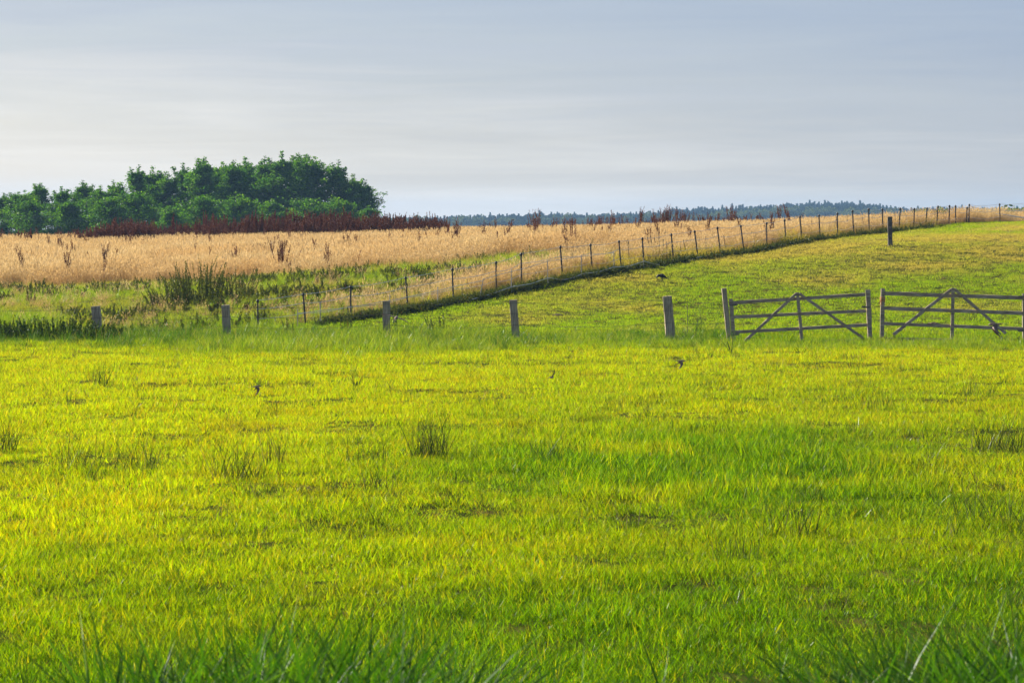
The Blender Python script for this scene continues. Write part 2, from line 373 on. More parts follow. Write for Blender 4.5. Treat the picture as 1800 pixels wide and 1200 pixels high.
def scatter(name, x, y, col, nvar, scl, attrs=None, z=None, tilt=0.12, sink=0.01, rz=None, zs=None):
    n = len(x); r = np.random.default_rng(n)
    z = H(x, y) if z is None else z
    me = bpy.data.meshes.new(name); me.from_pydata(np.stack([x, y, z - sink], 1).tolist(), [], [])
    rot = np.stack([r.normal(0, tilt, n), r.normal(0, tilt, n), r.random(n) * 6.283 if rz is None else rz], 1).astype(np.float32)
    me.attributes.new('rot', 'FLOAT_VECTOR', 'POINT').data.foreach_set('vector', rot.ravel())
    scl = np.broadcast_to(np.asarray(scl, np.float32), (n,)); zs = scl if zs is None else np.broadcast_to(np.asarray(zs, np.float32), (n,))
    me.attributes.new('scl', 'FLOAT_VECTOR', 'POINT').data.foreach_set('vector', np.stack([scl, scl, zs], 1).astype(np.float32).ravel())
    me.attributes.new('pick', 'INT', 'POINT').data.foreach_set('value', r.integers(0, nvar, n).astype(np.int32))
    for k, a in (attrs or {}).items(): me.attributes.new(k, 'FLOAT', 'POINT').data.foreach_set('value', np.asarray(a, np.float32))
    ob = obj(name, me)
    g = bpy.data.node_groups.new(name, 'GeometryNodeTree')
    g.interface.new_socket('Geometry', in_out='INPUT', socket_type='NodeSocketGeometry'); g.interface.new_socket('Geometry', in_out='OUTPUT', socket_type='NodeSocketGeometry')
    gi = g.nodes.new('NodeGroupInput'); go = g.nodes.new('NodeGroupOutput'); ip = g.nodes.new('GeometryNodeInstanceOnPoints')
    ci = g.nodes.new('GeometryNodeCollectionInfo'); ci.inputs['Collection'].default_value = col; ci.inputs['Separate Children'].default_value = True; ci.inputs['Reset Children'].default_value = True
    def na(nm, ty):
        q = g.nodes.new('GeometryNodeInputNamedAttribute'); q.data_type = ty; q.inputs['Name'].default_value = nm
        return [s for s in q.outputs if s.enabled and s.name == 'Attribute'][0]
    er = g.nodes.new('FunctionNodeEulerToRotation')
    L = g.links.new
    L(gi.outputs[0], ip.inputs['Points']); L(ci.outputs[0], ip.inputs['Instance']); ip.inputs['Pick Instance'].default_value = True
    L(na('pick', 'INT'), ip.inputs['Instance Index']); L(na('rot', 'FLOAT_VECTOR'), er.inputs[0]); L(er.outputs[0], ip.inputs['Rotation'])
    L(na('scl', 'FLOAT_VECTOR'), ip.inputs['Scale']); L(ip.outputs[0], go.inputs[0])
    md = ob.modifiers.new('scatter', 'NODES'); md.node_group = g
    return ob

def rand_points(y0, y1, dens, margin=2.5, half=0.188, seed=0):
    """points in the wedge seen by the camera (plus a margin), density given as function of distance"""
    r = np.random.default_rng(seed); out = []
    edges = np.linspace(y0, y1, max(2, int((y1 - y0) / 3) + 1))
    for a, b in zip(edges[:-1], edges[1:]):
        hw = half * b + margin; n = int(2 * hw * (b - a) * dens((a + b) / 2))
        out.append(np.stack([(r.random(n) * 2 - 1) * hw, a + (b - a) * r.random(n)], 1))
    p = np.concatenate(out); return p[:, 0], p[:, 1]

# ------------------------------------------------------------------ meadow grass
TUFT = variants('turf_tuft', [blade_arrays(34, 0.13, 0.045, 0.12, 0.0052, 0.5, 0.45, 100 + i) for i in range(10)], M_MEADOW)
x, y = rand_points(9, 80, lambda d: 115 if d < 30 else (85 if d < 50 else 56), seed=1)
px = pxof(x, y)
row = HZ + (ZC - 0.05) * FPX / y
patch = fbm(x, y, 5.5, 3, 9); fine = fbm(x, y, 1.4, 2, 2)
lush = 0.16 + 0.9 * (patch - 0.42) + 0.5 * (fine - 0.5)
# the taller green swathe right of the middle, fresh grass at the far edge; near colour greener and darker, imitating foreground shade
sw = np.exp(-((px - 1250) / 420) ** 2) * np.exp(-((row - 820) / 62) ** 2)
lush = lush + 0.85 * sw * sstep(0.3, 0.5, fbm(x, y, 2.2, 2, 6) + 0.15) + 0.55 * sstep(68, 76, y) + 0.75 * (1 - sstep(19, 34, y)) + 0.25 * sstep(700, 1500, px) * (1 - sstep(30, 45, y))
lush = lush - 0.35 * np.exp(-((px - 500) / 500) ** 2) * np.exp(-((row - 690) / 70) ** 2)
lush = np.clip(lush + rng.normal(0, 0.10, len(x)), 0, 1)
tus = fbm(x, y, 0.42, 2, 14); mid_ = fbm(x, y, 1.7, 2, 23)
hollow = sstep(0.56, 0.70, mid_) * sstep(0.40, 0.60, tus) * (1 - .6 * sstep(42, 60, y))
scl = (0.7 + 0.6 * rng.random(len(x))) * (0.45 + 1.35 * tus) * (1 - 0.62 * hollow) * (1 + 0.75 * sw) * (1 + 0.35 * sstep(70, 77, y)) * (1 + 0.5 * (1 - sstep(12, 22, y)))
keep = rng.random(len(x)) > 0.25 * hollow; x, y, scl, lush = x[keep], y[keep], scl[keep], lush[keep]
mg = scatter('meadow_grass', x, y, TUFT, 10, 0.6 + 0.5 * scl, {'lush': lush}, tilt=0.16, zs=scl * 0.88)
tag(mg, 'short sunlit yellow-green meadow grass filling the foreground', 'grass', kind='stuff')

# ------------------------------------------------------------------ long fresh grass along the old fence line
LONG = variants('long_tuft', [blade_arrays(30, 0.17, 0.14, 0.40, 0.008, 0.35, 0.55, 200 + i, 4) for i in range(8)], M_VERGE)
r = np.random.default_rng(21)
n = 9000; x = (r.random(n) * 2 - 1) * 19; y = np.minimum(75.6 + r.normal(0, 2.3, n), 79); px = pxof(x, y)
amt = np.interp(px, [-200, 0, 300, 420, 820, 900, 1060, 1250, 1300, 1500, 1560, 2100], [.12, .12, .5, 1, 1, .5, .45, .5, .4, .45, .55, .6])
k = r.random(n) < amt * np.where(px > 1230, y < 76.9, True); x, y, amt = x[k], y[k], amt[k]
vg = scatter('fence_line_grass', x, y, LONG, 8, (0.30 + 0.95 * amt * (0.5 + 0.6 * r.random(len(x)))) * (0.45 + 1.1 * fbm(x, y, 0.9, 2, 8)), {'lush': np.clip(0.85 + r.normal(0, .18, len(x)), 0, 1)}, tilt=0.15)
tag(vg, 'long fresh green grass grown up around the old wooden fence posts', 'grass', kind='stuff')

def col_long(t): return ramp(t, attr(t, 'tint'), [(0, (0.02, 0.055, 0.006)), (0.5, (0.05, 0.12, 0.008)), (0.9, (0.11, 0.19, 0.012)), (1, (0.32, 0.26, 0.10))])
M_LONG = leaf_mat('long_grass', col_long, trans=0.5, gloss=0.010, rough=0.3, tcol=(1.3, 1.4, 0.3))
TALL = variants('tall_tuft', [blade_arrays(26, .18, .28, .66, .009, .35, .8, 240 + i, 5) for i in range(6)], M_LONG)
r = np.random.default_rng(23); n = 3600
x = (r.random(n) * 2 - 1) * 18; y = np.minimum(76.2 + r.normal(0, 1.9, n), 80); px = pxof(x, y)
amt = np.interp(px, [-200, 0, 160, 330, 420, 620, 830, 880, 1000, 1160, 1260, 1290], [.35, .35, .4, .8, 1, 1, 1, .35, .12, .25, .3, 0])
amt = amt * (.35 + 1.3 * sstep(.35, .65, fbm(x, y, 1.3, 2, 61))); k = r.random(n) < amt; x, y = x[k], y[k]
tg = scatter('tall_fence_grass', x, y, TALL, 6, .9, None, tilt=.18, zs=.45 + .75 * r.random(len(x)))
tag(tg, 'tall dark green uncut grass around the old wooden posts on the left and centre', 'grass', kind='stuff')

# ------------------------------------------------------------------ rough verge on the left and under the electric fence
x, y = rand_points(77, 118, lambda d: 16, seed=5)
ps = paddock_side(x, y); de = dry_edge(x, y)
k = (ps < 0.25) & (de < 2.5); x, y, ps, de = x[k], y[k], ps[k], de[k]
nb = fbm(x, y, 3.0, 3, 3)
near_f = np.exp(-((ps + 0.6) / 1.3) ** 2)
lush = np.clip(0.72 + 1.1 * (nb - 0.5) - 0.75 * near_f * sstep(84, 95, y) - 0.35 * sstep(-6, 2, de) + rng.normal(0, .15, len(x)), 0, 1)
vs = (0.38 + 0.55 * nb + 0.8 * near_f * sstep(80, 90, y)) * (0.7 + 0.5 * rng.random(len(x)))
vs *= 0.45 + 1.15 * fbm(x, y, 0.8, 2, 19)
vs *= np.where((pxof(x, y) < 190) & (y < 86), 1.5, 1.0)
vr = scatter('verge_grass', x, y, LONG, 8, vs, {'lush': lush}, tilt=0.2)
tag(vr, 'rough green and straw-coloured grass on the verge between the meadow and the tall dry field', 'grass', kind='stuff')

# ------------------------------------------------------------------ grazed paddock
SHORT = variants('grazed_tuft', [blade_arrays(34, 0.17, 0.03, 0.075, 0.007, 0.5, 0.5, 300 + i, 2) for i in range(8)], M_VERGE)
M_PAD = leaf_mat('paddock_blades', lambda t: mixc(t, attr(t, 'lush', True),
        ramp(t, attr(t, 'tint'), [(0, (0.12, 0.10, 0.02)), (0.4, (0.38, 0.32, 0.085)), (0.8, (0.52, 0.43, 0.17)), (1, (0.48, 0.33, 0.18))]),
        ramp(t, attr(t, 'tint'), [(0, (0.05, 0.10, 0.006)), (0.3, (0.14, 0.27, 0.006)), (0.7, (0.27, 0.40, 0.007)), (1, (0.38, 0.42, 0.02))])), 0.55, 0.005, 0.35, (1.35, 1.35, 0.35))
for q in SHORT.objects: q.data.materials[0] = M_PAD
x, y = rand_points(78, 131, lambda d: 40, seed=8)
ps = paddock_side(x, y); k = (ps > -0.3) & ((y < 126) | (ps > 1)); x, y, ps = x[k], y[k], ps[k]
nb = fbm(x, y, 3.5, 3, 13)
lush = np.clip(0.95 - 0.84 * sstep(88, 106, y) + 0.42 * sstep(108, 114, y) + 1.9 * (nb - 0.5) + 0.25 * (1 - sstep(0, 4, ps)) + rng.normal(0, .12, len(x)), 0, 1)
tus = fbm(x, y, 0.6, 2, 33); ho = sstep(.52, .68, fbm(x, y, 2.4, 2, 41)) * sstep(.4, .6, tus)
k = rng.random(len(x)) > .3 * ho; x, y, lush, tus, nb = x[k], y[k], lush[k], tus[k], nb[k]
pg = scatter('paddock_grass', x, y, SHORT, 8, 0.9 + 0.5 * rng.random(len(x)), {'lush': lush}, tilt=0.15, zs=(0.4 + 1.5 * tus) * (0.7 + .6 * rng.random(len(x))))
tag(pg, 'closely grazed green to straw-brown grass of the rising paddock behind the gates', 'grass', kind='stuff')

# ------------------------------------------------------------------ tall dry grass
def dry_arr(seed):
    st = blade_arrays(34, 0.28, 0.70, 1.12, 0.0075, 0.22, 0.16, seed, 3, taper=3)
    r = np.random.default_rng(seed)
    tips = st[0].reshape(-1, 7, 3)[:, 6]; prev = st[0].reshape(-1, 7, 3)[:, 4]
    d = tips - prev; d /= np.linalg.norm(d, axis=1)[:, None]; hd = []
    nT = len(tips); wv = np.stack([np.cos(r.random(nT) * 6.28), np.sin(r.random(nT) * 6.28), np.zeros(nT)], 1) * (0.005 + 0.008 * r.random(nT))[:, None]
    L = (0.10 + 0.10 * r.random(nT))[:, None]
    v = np.stack([tips - d * L * .6, tips + wv, tips + d * L * .5, tips - wv], 1).reshape(-1, 3)
    hd = (v, np.arange(4 * nT).reshape(nT, 4).tolist(), np.repeat(0.5 + 0.5 * r.random(nT), 4))
    lv = blade_arrays(22, 0.24, 0.25, 0.65, 0.009, 0.5, 0.6, seed + 50, 3)
    return merge([st, hd, (lv[0], lv[1], lv[2] * 0.8)])
DRY = variants('straw_tuft', [dry_arr(400 + i) for i in range(8)], M_DRY)
x, y = rand_points(100, 232, lambda d: 11 if d < 122 else (6 if d < 160 else 3.5), margin=4, seed=11)
de = dry_edge(x, y); px = pxof(x, y)
k = (de > -1.0 + 2.0 * rng.random(len(x))) & (y < np.interp(px, [0, 780, 900, 1900], [172, 172, 190, 175])); x, y, px, de = x[k], y[k], px[k], de[k]
ds = (0.78 + 0.30 * fbm(x, y, 4, 3, 8) + 0.12 * rng.random(len(x))) * (0.55 + 0.45 * sstep(-1, 4, de)) * np.interp(px, [0, 450, 900, 1130, 1318, 1560, 1700, 1900], [.80, .76, .69, .62, .53, .50, .36, .32])
dg = scatter('dry_grass', x, y, DRY, 8, 0.9 + 0.2 * rng.random(len(x)), None, tilt=0.07, zs=ds)
tag(dg, 'tall golden dry grass filling the field behind the fences', 'grass', kind='stuff')
# seeding straw and coarse weeds broken through the verge
r = np.random.default_rng(37); x, y = rand_points(78, 116, lambda d: 5, seed=39); cl = fbm(x, y, 2.2, 2, 71); ps = paddock_side(x, y)
k = (ps < -1.5) & (dry_edge(x, y) < -.3) & (cl > .56) & (r.random(len(x)) < .16); x, y = x[k], y[k]
vstr = scatter('verge_straw', x, y, DRY, 8, .75, None, tilt=.28, zs=.18 + .26 * r.random(len(x)))
tag(vstr, 'thin bleached seeding grass leaning through the green verge on the left', 'grass', kind='stuff')
# straw tufts inside the electric fence strip
r = np.random.default_rng(31); n = 2600
tt = r.random(n); fx = -9 + 34 * tt; fy = 92.1 + 1.5 * fx; off = -0.15 - np.abs(r.normal(0, 1.1, n))
x = fx + off * 1.5 / 1.803; y = fy - off / 1.803
den = np.interp(pxof(x, y), [500, 530, 640, 800, 1200, 2000], [0, .12, .3, .8, 1, 1]) * sstep(.3, .55, fbm(x, y, 2.0, 2, 5) + .1)
k = (r.random(n) < den) & (np.abs(pxof(x, y) - 900) < 1000); x, y = x[k], y[k]
fg = scatter('fence_strip_straw', x, y, DRY, 8, 0.8, None, tilt=0.16, zs=0.28 + 0.42 * r.random(len(x)))
tag(fg, 'knee-high straw and rank grass left standing under the electric fence', 'grass', kind='stuff')

# ------------------------------------------------------------------ docks
def dock_arr(seed, h=1.3, stems=5, spread=0.16, qn=90, qs=0.034, br=1.0):
    r = np.random.default_rng(seed); parts = []
    for s in range(stems):
        a = r.random() * 6.28; lean = spread * r.random() * 1.6; hh = h * (0.7 + 0.3 * r.random()); b = np.array([np.cos(a), np.sin(a), 0]) * 0.06 * r.random()
        tip = b + np.array([math.cos(a) * lean * hh, math.sin(a) * lean * hh, hh])
        parts.append(stick(b, tip, 0.008, 0.3 + 0.3 * r.random()))
        nb = 3 + r.integers(0, 4)
        segs = [(b + (tip - b) * 0.42, tip, 1.0)]
        for _ in range(nb):
            u = 0.4 + 0.4 * r.random(); p0 = b + (tip - b) * u; aa = r.random() * 6.28; ln = hh * (0.16 + 0.2 * r.random()) * br
            p1 = p0 + np.array([math.cos(aa) * 0.28, math.sin(aa) * 0.28, 0.95]) * ln; segs.append((p0, p1, 0.5)); parts.append(stick(p0, p1, 0.005, 0.3))
        for p0, p1, wgt in segs:
            k = int(qn * wgt); u = r.random(k)[:, None]
            q = p0 + (p1 - p0) * u + r.normal(0, 0.014, (k, 3)) * (1.25 - u); parts.append(quad_cloud(q, qs, int(r.integers(1e6)), tint=np.clip(r.normal(.5, .25, k), 0, 1)))
    return merge(parts)
def stick(p0, p1, w, tint):
    p0, p1 = np.asarray(p0, float), np.asarray(p1, float); d = p1 - p0; e = np.cross(d, [0.3, 1, 0.1]); e /= np.linalg.norm(e); g = np.cross(d, e); g /= np.linalg.norm(g)
    ring = [e, -.5 * e + .87 * g, -.5 * e - .87 * g]
    v = np.array([p0 + q * w * .5 for q in ring] + [p1 + q * w * .3 for q in ring])
    return v, [[0, 1, 4, 3], [1, 2, 5, 4], [2, 0, 3, 5]], np.full(6, tint)
DOCK = variants('dock_plant_mesh', [dock_arr(500 + i, 1.45, 6, 0.10, 80, 0.045) for i in range(6)], M_DOCK)
r = np.random.default_rng(41); n = 5400
px = -40 + 830 * r.random(n); y = 150 + 14 * r.random(n); x = (px - CX) / FPX * y
edge = np.interp(px, [-40, 90, 140, 230, 640, 770, 795], [.03, .06, .35, .9, 1, .6, .12]); clump = fbm(x, y * .5, 1.6, 2, 3)
k = r.random(n) < edge * (.12 + .88 * sstep(.36, .60, clump + .08)); x, y, px, clump = x[k], y[k], px[k], clump[k]
BAND = variants('dock_band_mesh', [dock_arr(560 + i, 1.45, 3, 0.05, 95, 0.034, 0.5) for i in range(6)], M_DOCK)
db = scatter('dock_thicket', x, y, BAND, 6, 1.0, None, tilt=0.05, zs=(0.42 + 0.98 * fbm(x, y * .5, 1.1, 3, 3.4)) * (0.62 + .48 * r.random(len(x))) * np.interp(px, [125, 200, 300, 450, 560, 650, 790], [.90, 1.18, 1.12, 1.28, 1.22, 1.08, 1.10]))
tag(db, 'dense band of dark red-brown dock stems in seed in front of the tree copse', 'dock plants', kind='stuff')
# single dock stems sprinkled through the straw, beyond counting
x, y = rand_points(104, 190, lambda d: 0.16, margin=2, seed=17); px = pxof(x, y); de = dry_edge(x, y)
cl = fbm(x, y, 5, 2, 21)
k = (de > 0.3) & (cl + 0.25 * np.exp(-((px - 1120) / 230) ** 2) > 0.5) & (px < 1420); x, y = x[k], y[k]
THIN = variants('dock_stem_mesh', [dock_arr(540 + i, 1.35, 1 + i % 3, 0.14, 60, 0.024) for i in range(6)], M_DOCK)
ss = scatter('scattered_dock_stems', x, y, THIN, 6, 1.0, None, tilt=0.08, zs=0.65 + 0.45 * rng.random(len(x)))
tag(ss, 'thin dark brown dock stems sprinkled through the golden grass', 'dock plants', kind='stuff')

def dock_plant(px, row_base, D, h, seed, label, stems=6, spread=0.2):
    me = mesh_np('dock_plant', *dock_arr(seed, h, stems, spread, 90, 0.025)[:2], [M_DOCK])
    v, f, tn = dock_arr(seed, h, stems, spread, 90, 0.025)
    me = mesh_np('dock_plant', v, f, [M_DOCK], {'tint': tn})
    X = (px - CX) / FPX * D; o = obj('dock_plant', me, None, (X, D, h1(X, D) - 0.02)); tag(o, label, 'dock plant', 'brown dock plants standing in the golden grass'); return o
for i, a in enumerate([
    (495, 495, 110, 1.55, 'dark brown dock clump with many stems at the grass edge above the wooden post', 9, .22),
    (182, 510, 113, 1.75, 'tall thin brown dock at the grass edge behind the wooden post on the left', 3, .10),
    (35, 470, 117, 1.5, 'slender brown dock spike in the golden grass nearest the left picture edge', 2, .05),
    (120, 480, 116, 1.35, 'open branching brown dock between the slender left spike and the tall thin dock', 4, .28),
    (800, 455, 124, 1.5, 'bushy branching brown dock in golden grass above the middle of the electric fence', 7, .3),
    (735, 450, 118, 1.35, 'single narrow dark brown dock spike left of the bushy branching dock', 1, .03),
    (940, 410, 150, 1.75, 'large dark dock clump standing against the distant blue wood, left of centre ridge', 9, .16),
    (1128, 400, 152, 1.65, 'narrow dark dock sheaf on the grass skyline left of the biggest skyline dock', 6, .10),
    (1172, 400, 150, 1.85, 'biggest dark dock sheaf on the grass skyline against the distant wood', 14, .22),
    (1150, 402, 147, 1.55, 'lower reddish dock sheaf just left of the biggest skyline dock', 8, .18),
    (1205, 398, 148, 1.5, 'small single dock sheaf on the skyline right of the biggest skyline dock', 4, .10),
    (1240, 398, 146, 1.35, 'ragged reddish dock sheaf on the grass ridge above the electric fence', 8, .24),
    (1330, 400, 140, 1.2, 'low brown dock sheaf on the ridge, rightmost before the line of fence posts', 7, .26)]):
    dock_plant(*a[:4], 600 + i, a[4], a[5], a[6])

# ------------------------------------------------------------------ leafy spires: the big weed clump and others
def spire_arr(seed, n, rad, h0, h1_, qn0, qs, leanout=0.25, ecc=1.0):
    r = np.random.default_rng(seed); parts = []
    for s in range(n):
        a = r.random() * 6.28; rr = rad * math.sqrt(r.random()); bx, by = math.cos(a) * rr, math.sin(a) * rr * ecc
        h = (h0 + (h1_ - h0) * r.random()) * (1.0 - 0.45 * (rr / rad) ** 2); lx = leanout * bx / rad + r.normal(0, .09); ly = leanout * by / rad + r.normal(0, .09)
        b = np.array([bx, by, 0]); qn = int(qn0 * 1.5); u = np.sort(r.random(qn)) ** .85
        tip = np.array([lx * h, ly * h, h]); mid = b + np.array([lx * h * .35, ly * h * .35, h * .55])
        parts.append(stick(b, mid, .012, .35)); parts.append(stick(mid, b + tip, .009, .35))
        q = np.where(u[:, None] < .55, b + (mid - b) * (u[:, None] / .55), mid + (b + tip - mid) * ((u[:, None] - .55) / .45))
        q = q + r.normal(0, .026, (qn, 3)) * (1.2 - .9 * u[:, None])
        parts.append(quad_cloud(q, qs * .62 * (1.25 - .7 * u), int(r.integers(1e6)), tint=np.clip(r.normal(.45 + .15 * (s % 3 - 1), .25, qn), 0, 1), elong=1.9))
    return merge(parts)
def plant(name, arr, mat, px, D, label, cat, group=None, rz=0, dz=0.03):
    me = mesh_np(name, arr[0], arr[1], [mat], {'tint': arr[2]}); X = (px - CX) / FPX * D
    o = obj(name, me, None, (X, D, h1(X, D) - dz)); o.rotation_euler = (0, 0, rz); tag(o, label, cat, group); return o
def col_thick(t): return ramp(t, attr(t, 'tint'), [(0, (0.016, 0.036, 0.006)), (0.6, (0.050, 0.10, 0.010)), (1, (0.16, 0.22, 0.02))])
M_THICK = leaf_mat('thicket_leaf', col_thick, trans=0.4, gloss=0.01)  # leaf colour darkened to hold the shade of the left thicket
WG = 'wild leafy plants on the verge'
plant('weed_clump', spire_arr(700, 75, 1.05, 0.95, 1.62, 85, .055, .34, .7), M_WEED, 352, 92, 'big dark clump of tall leafy weed spires on the verge behind the second wooden post', 'weed clump', WG)
plant('weed_clump', spire_arr(701, 34, .75, 0.45, 0.85, 70, .05, .5, .7), M_WEED, 300, 91, 'lower arching leafy weeds on the left flank of the big spired clump', 'weed clump', WG)
plant('weed_clump', spire_arr(702, 22, .5, 0.75, 1.25, 75, .05, .35, .7), M_WEED, 418, 92, 'separate upright leafy weeds on the right flank of the big spired clump', 'weed clump', WG)
plant('weed_clump', spire_arr(703, 40, .5, 0.35, 0.6, 40, .06, .4, .8), M_WEED, 583, 99, 'round low dark green weed tussock before the dry grass, above the electric fence', 'weed clump', WG)
plant('weed_clump', spire_arr(704, 24, .35, 0.3, 0.55, 40, .05, .4, .8), M_WEED, 545, 99, 'small brownish weed tussock left of the round dark tussock', 'weed clump', WG)
plant('weed_stalk', spire_arr(705, 7, .22, 0.6, 1.05, 70, .05, .25), M_WEED, 610, 79.5, 'arching leafy stalks in front of the first tall electric posts', 'weed', WG)
plant('weed_stalk', spire_arr(706, 4, .15, 0.75, 1.05, 70, .045, .15), M_WEED, 690, 82, 'upright dark leafy stalk behind the third wooden post', 'weed', WG)
plant('weed_stalk', spire_arr(707, 9, .28, 0.55, 0.95, 70, .055, .2), M_WEED, 772, 78, 'pale green leafy stalks right of the third wooden post', 'weed', WG)
plant('weed_stalk', spire_arr(708, 1, .08, 0.65, 0.85, 70, .045, .3), M_WEED, 276, 80, 'single leaning leafy stalk between the first two wooden posts', 'weed', WG)
plant('weed_stalk', spire_arr(709, 3, .12, 0.6, 0.8, 70, .06, .1), M_WEED, 326, 78.5, 'short upright leafy stalk just left of the second wooden post', 'weed', WG)
plant('weed_stalk', spire_arr(710, 4, .15, 0.5, 0.75, 80, .06, .2), M_WEED, 54, 96, 'dark leafy stalk on the open verge near the left picture edge', 'weed', WG)
plant('weed_clump', spire_arr(711, 260, 1.75, 0.25, 0.8, 70, .062, .3, .45), M_THICK, 100, 76.2, 'shaded thicket of low leafy weeds left of the first wooden post', 'weed clump', WG)
plant('weed_clump', spire_arr(712, 170, 1.2, 0.25, 0.8, 70, .062, .3, .45), M_THICK, -10, 76.2, 'shaded thicket of low leafy weeds cut by the left picture edge', 'weed clump', WG)
plant('weed_stalk', spire_arr(713, 8, .15, 0.35, 0.6, 50, .05, .4), M_WEED, 505, 79, 'low leafy weeds beside the second tall electric post', 'weed', WG)
plant('weed_clump', spire_arr(714, 46, .8, 0.12, 0.3, 30, .07, .5, .6), M_BUSH, 1765, 76.3, 'bright green leafy weeds growing over the foot of the right gate', 'weed clump', WG)
plant('weed_clump', spire_arr(715, 26, .5, 0.12, 0.26, 30, .07, .5, .6), M_BUSH, 1575, 76.3, 'bright green leafy weeds at the foot of the right gate beside the gap', 'weed clump', WG)
plant('weed_clump', spire_arr(716, 18, .45, 0.2, 0.5, 40, .05, .5, .6), M_WEED, 1180, 100.5, 'small green weeds at the electric fence behind the crow', 'weed clump', WG)

def rush_arr(seed, n, rad, h0, h1_, lean=.35, w=.007):
    v, f, tn = blade_arrays(n, rad, h0, h1_, w, lean, .12, seed, 3, taper=2.2); return v, f, tn
RG = 'rush tussocks in the meadow'
for i, (px, row, n, rad, h0, h1_, ln, lab) in enumerate([
    (757, 806, 105, .30, .26, .66, .42, 'dense dark rush tussock standing alone in the middle of the meadow, the densest of all'),
    (175, 678, 60, .28, .2, .42, .5, 'small dark rush tussock in bright grass below the first wooden post'),
    (215, 650, 50, .5, .12, .26, .4, 'left one of two faint low rush patches at the far meadow edge'),
    (290, 650, 44, .4, .12, .26, .4, 'right one of two faint low rush patches at the far meadow edge'),
    (415, 852, 95, .48, .22, .52, .6, 'broad sparse fan of rushes left of the dense middle tussock'),
    (485, 815, 36, .2, .25, .48, .4, 'upright few rushes on the right end of the broad sparse fan'),
    (130, 838, 46, .36, .25, .5, .5, 'sparse thin rushes in the yellow grass towards the left picture edge'),
    (235, 832, 48, .38, .22, .42, .4, 'short dark upright rushes between the sparse left rushes and the broad fan'),
    (640, 812, 55, .42, .15, .34, .35, 'short rush stubs left of the dense middle tussock'),
    (10, 800, 60, .22, .25, .48, .5, 'green rush tuft cut by the left picture edge'),
    (965, 815, 50, .35, .14, .34, .6, 'small dark rushes at the left end of the tall green swathe'),
    (665, 862, 34, .35, .2, .36, .7, 'few splayed rush stems in front of the dense middle tussock'),
    (1540, 718, 70, .45, .12, .30, .4, 'low dark rush patch in bright grass before the left gate'),
    (1715, 698, 70, .5, .12, .30, .4, 'low dark rush patch in bright grass before the right gate'),
    (1755, 790, 110, .5, .25, .5, .6, 'leaning green rushes at the right picture edge beside the tall green swathe'),
    (1385, 945, 40, .42, .26, .5, .55, 'dark thin rushes with crossing pale stems before the tall green swathe'),
    (1290, 985, 34, .32, .2, .36, .4, 'short dark rushes low in the foreground right of centre'),
    (1735, 925, 75, .5, .24, .46, .6, 'wide sparse rush patch near the right picture edge in the foreground'),
    (1105, 925, 24, .25, .15, .3, .6, 'few dark rush blades below the left end of the tall green swathe')]):
    D = ZC * FPX / (row - HZ); plant('rush_tussock', rush_arr(800 + i, int(n * 1.25), rad * .85, h0 * 1.2, h1_ * 1.4, ln * 1.2), M_RUSH, px, D, lab, 'rush tussock', RG)

# broad upright leaves (flag-like)
def flag_arr(seed, n, h0, h1_, w=.035, lean=.3): return blade_arrays(n, .06, h0, h1_, w, lean, .2, seed, 5, taper=2.5)
LG = 'broad-leaved tufts in the meadow'
for i, (px, row, n, h0, h1_, lab) in enumerate([
    (626, 683, 9, .16, .38, 'upright dark pointed leaf tuft in the bright meadow left of centre'),
    (1285, 622, 8, .22, .52, 'tall pointed green leaves at the foot of the left gate hinge post'),
    (1407, 624, 6, .2, .42, 'pointed green leaves before the middle of the left gate'),
    (545, 682, 12, .1, .22, 'low spreading dark leaf tuft left of the upright pointed tuft')]):
    D = ZC * FPX / (row - HZ); plant('leaf_tuft', flag_arr(850 + i, n, h0, h1_, .035, .5), M_RUSH, px, D, lab, 'leafy tuft', LG)

# long bending blades on the near bank
NEAR = variants('near_blade_tuft', [blade_arrays(20, .10, .40, .85, .015, .30, 1.05, 900 + i, 7, taper=2.0) for i in range(8)], M_BLADE)
r = np.random.default_rng(51); n = 1500
y = 9.2 + 2.6 * r.random(n); px = -150 + 2100 * r.random(n); x = (px - CX) / FPX * y
den = np.interp(px, [-150, 150, 230, 560, 700, 780, 960, 1150, 1380, 1600, 1900], [.05, .05, .5, .7, .6, .6, .10, .06, .22, .75, .9])
k = r.random(n) < den * .85; x, y, px = x[k], y[k], px[k]
top = np.interp(px, [-150, 200, 600, 760, 900, 1100, 1400, 1550, 1750, 1900], [1190, 1150, 1120, 1140, 1190, 1205, 1190, 1150, 1110, 1115]) + r.normal(0, 22, len(x))
want = ZC - (top - HZ) * y / FPX - H(x, y)
nb_ = scatter('near_bank_grass', x, y, NEAR, 8, 1.0, None, tilt=.12, zs=np.clip(want / .62, .3, 2.4))
tag(nb_, 'long bent glossy grass blades on the near bank, out of focus along the bottom', 'grass', kind='stuff')

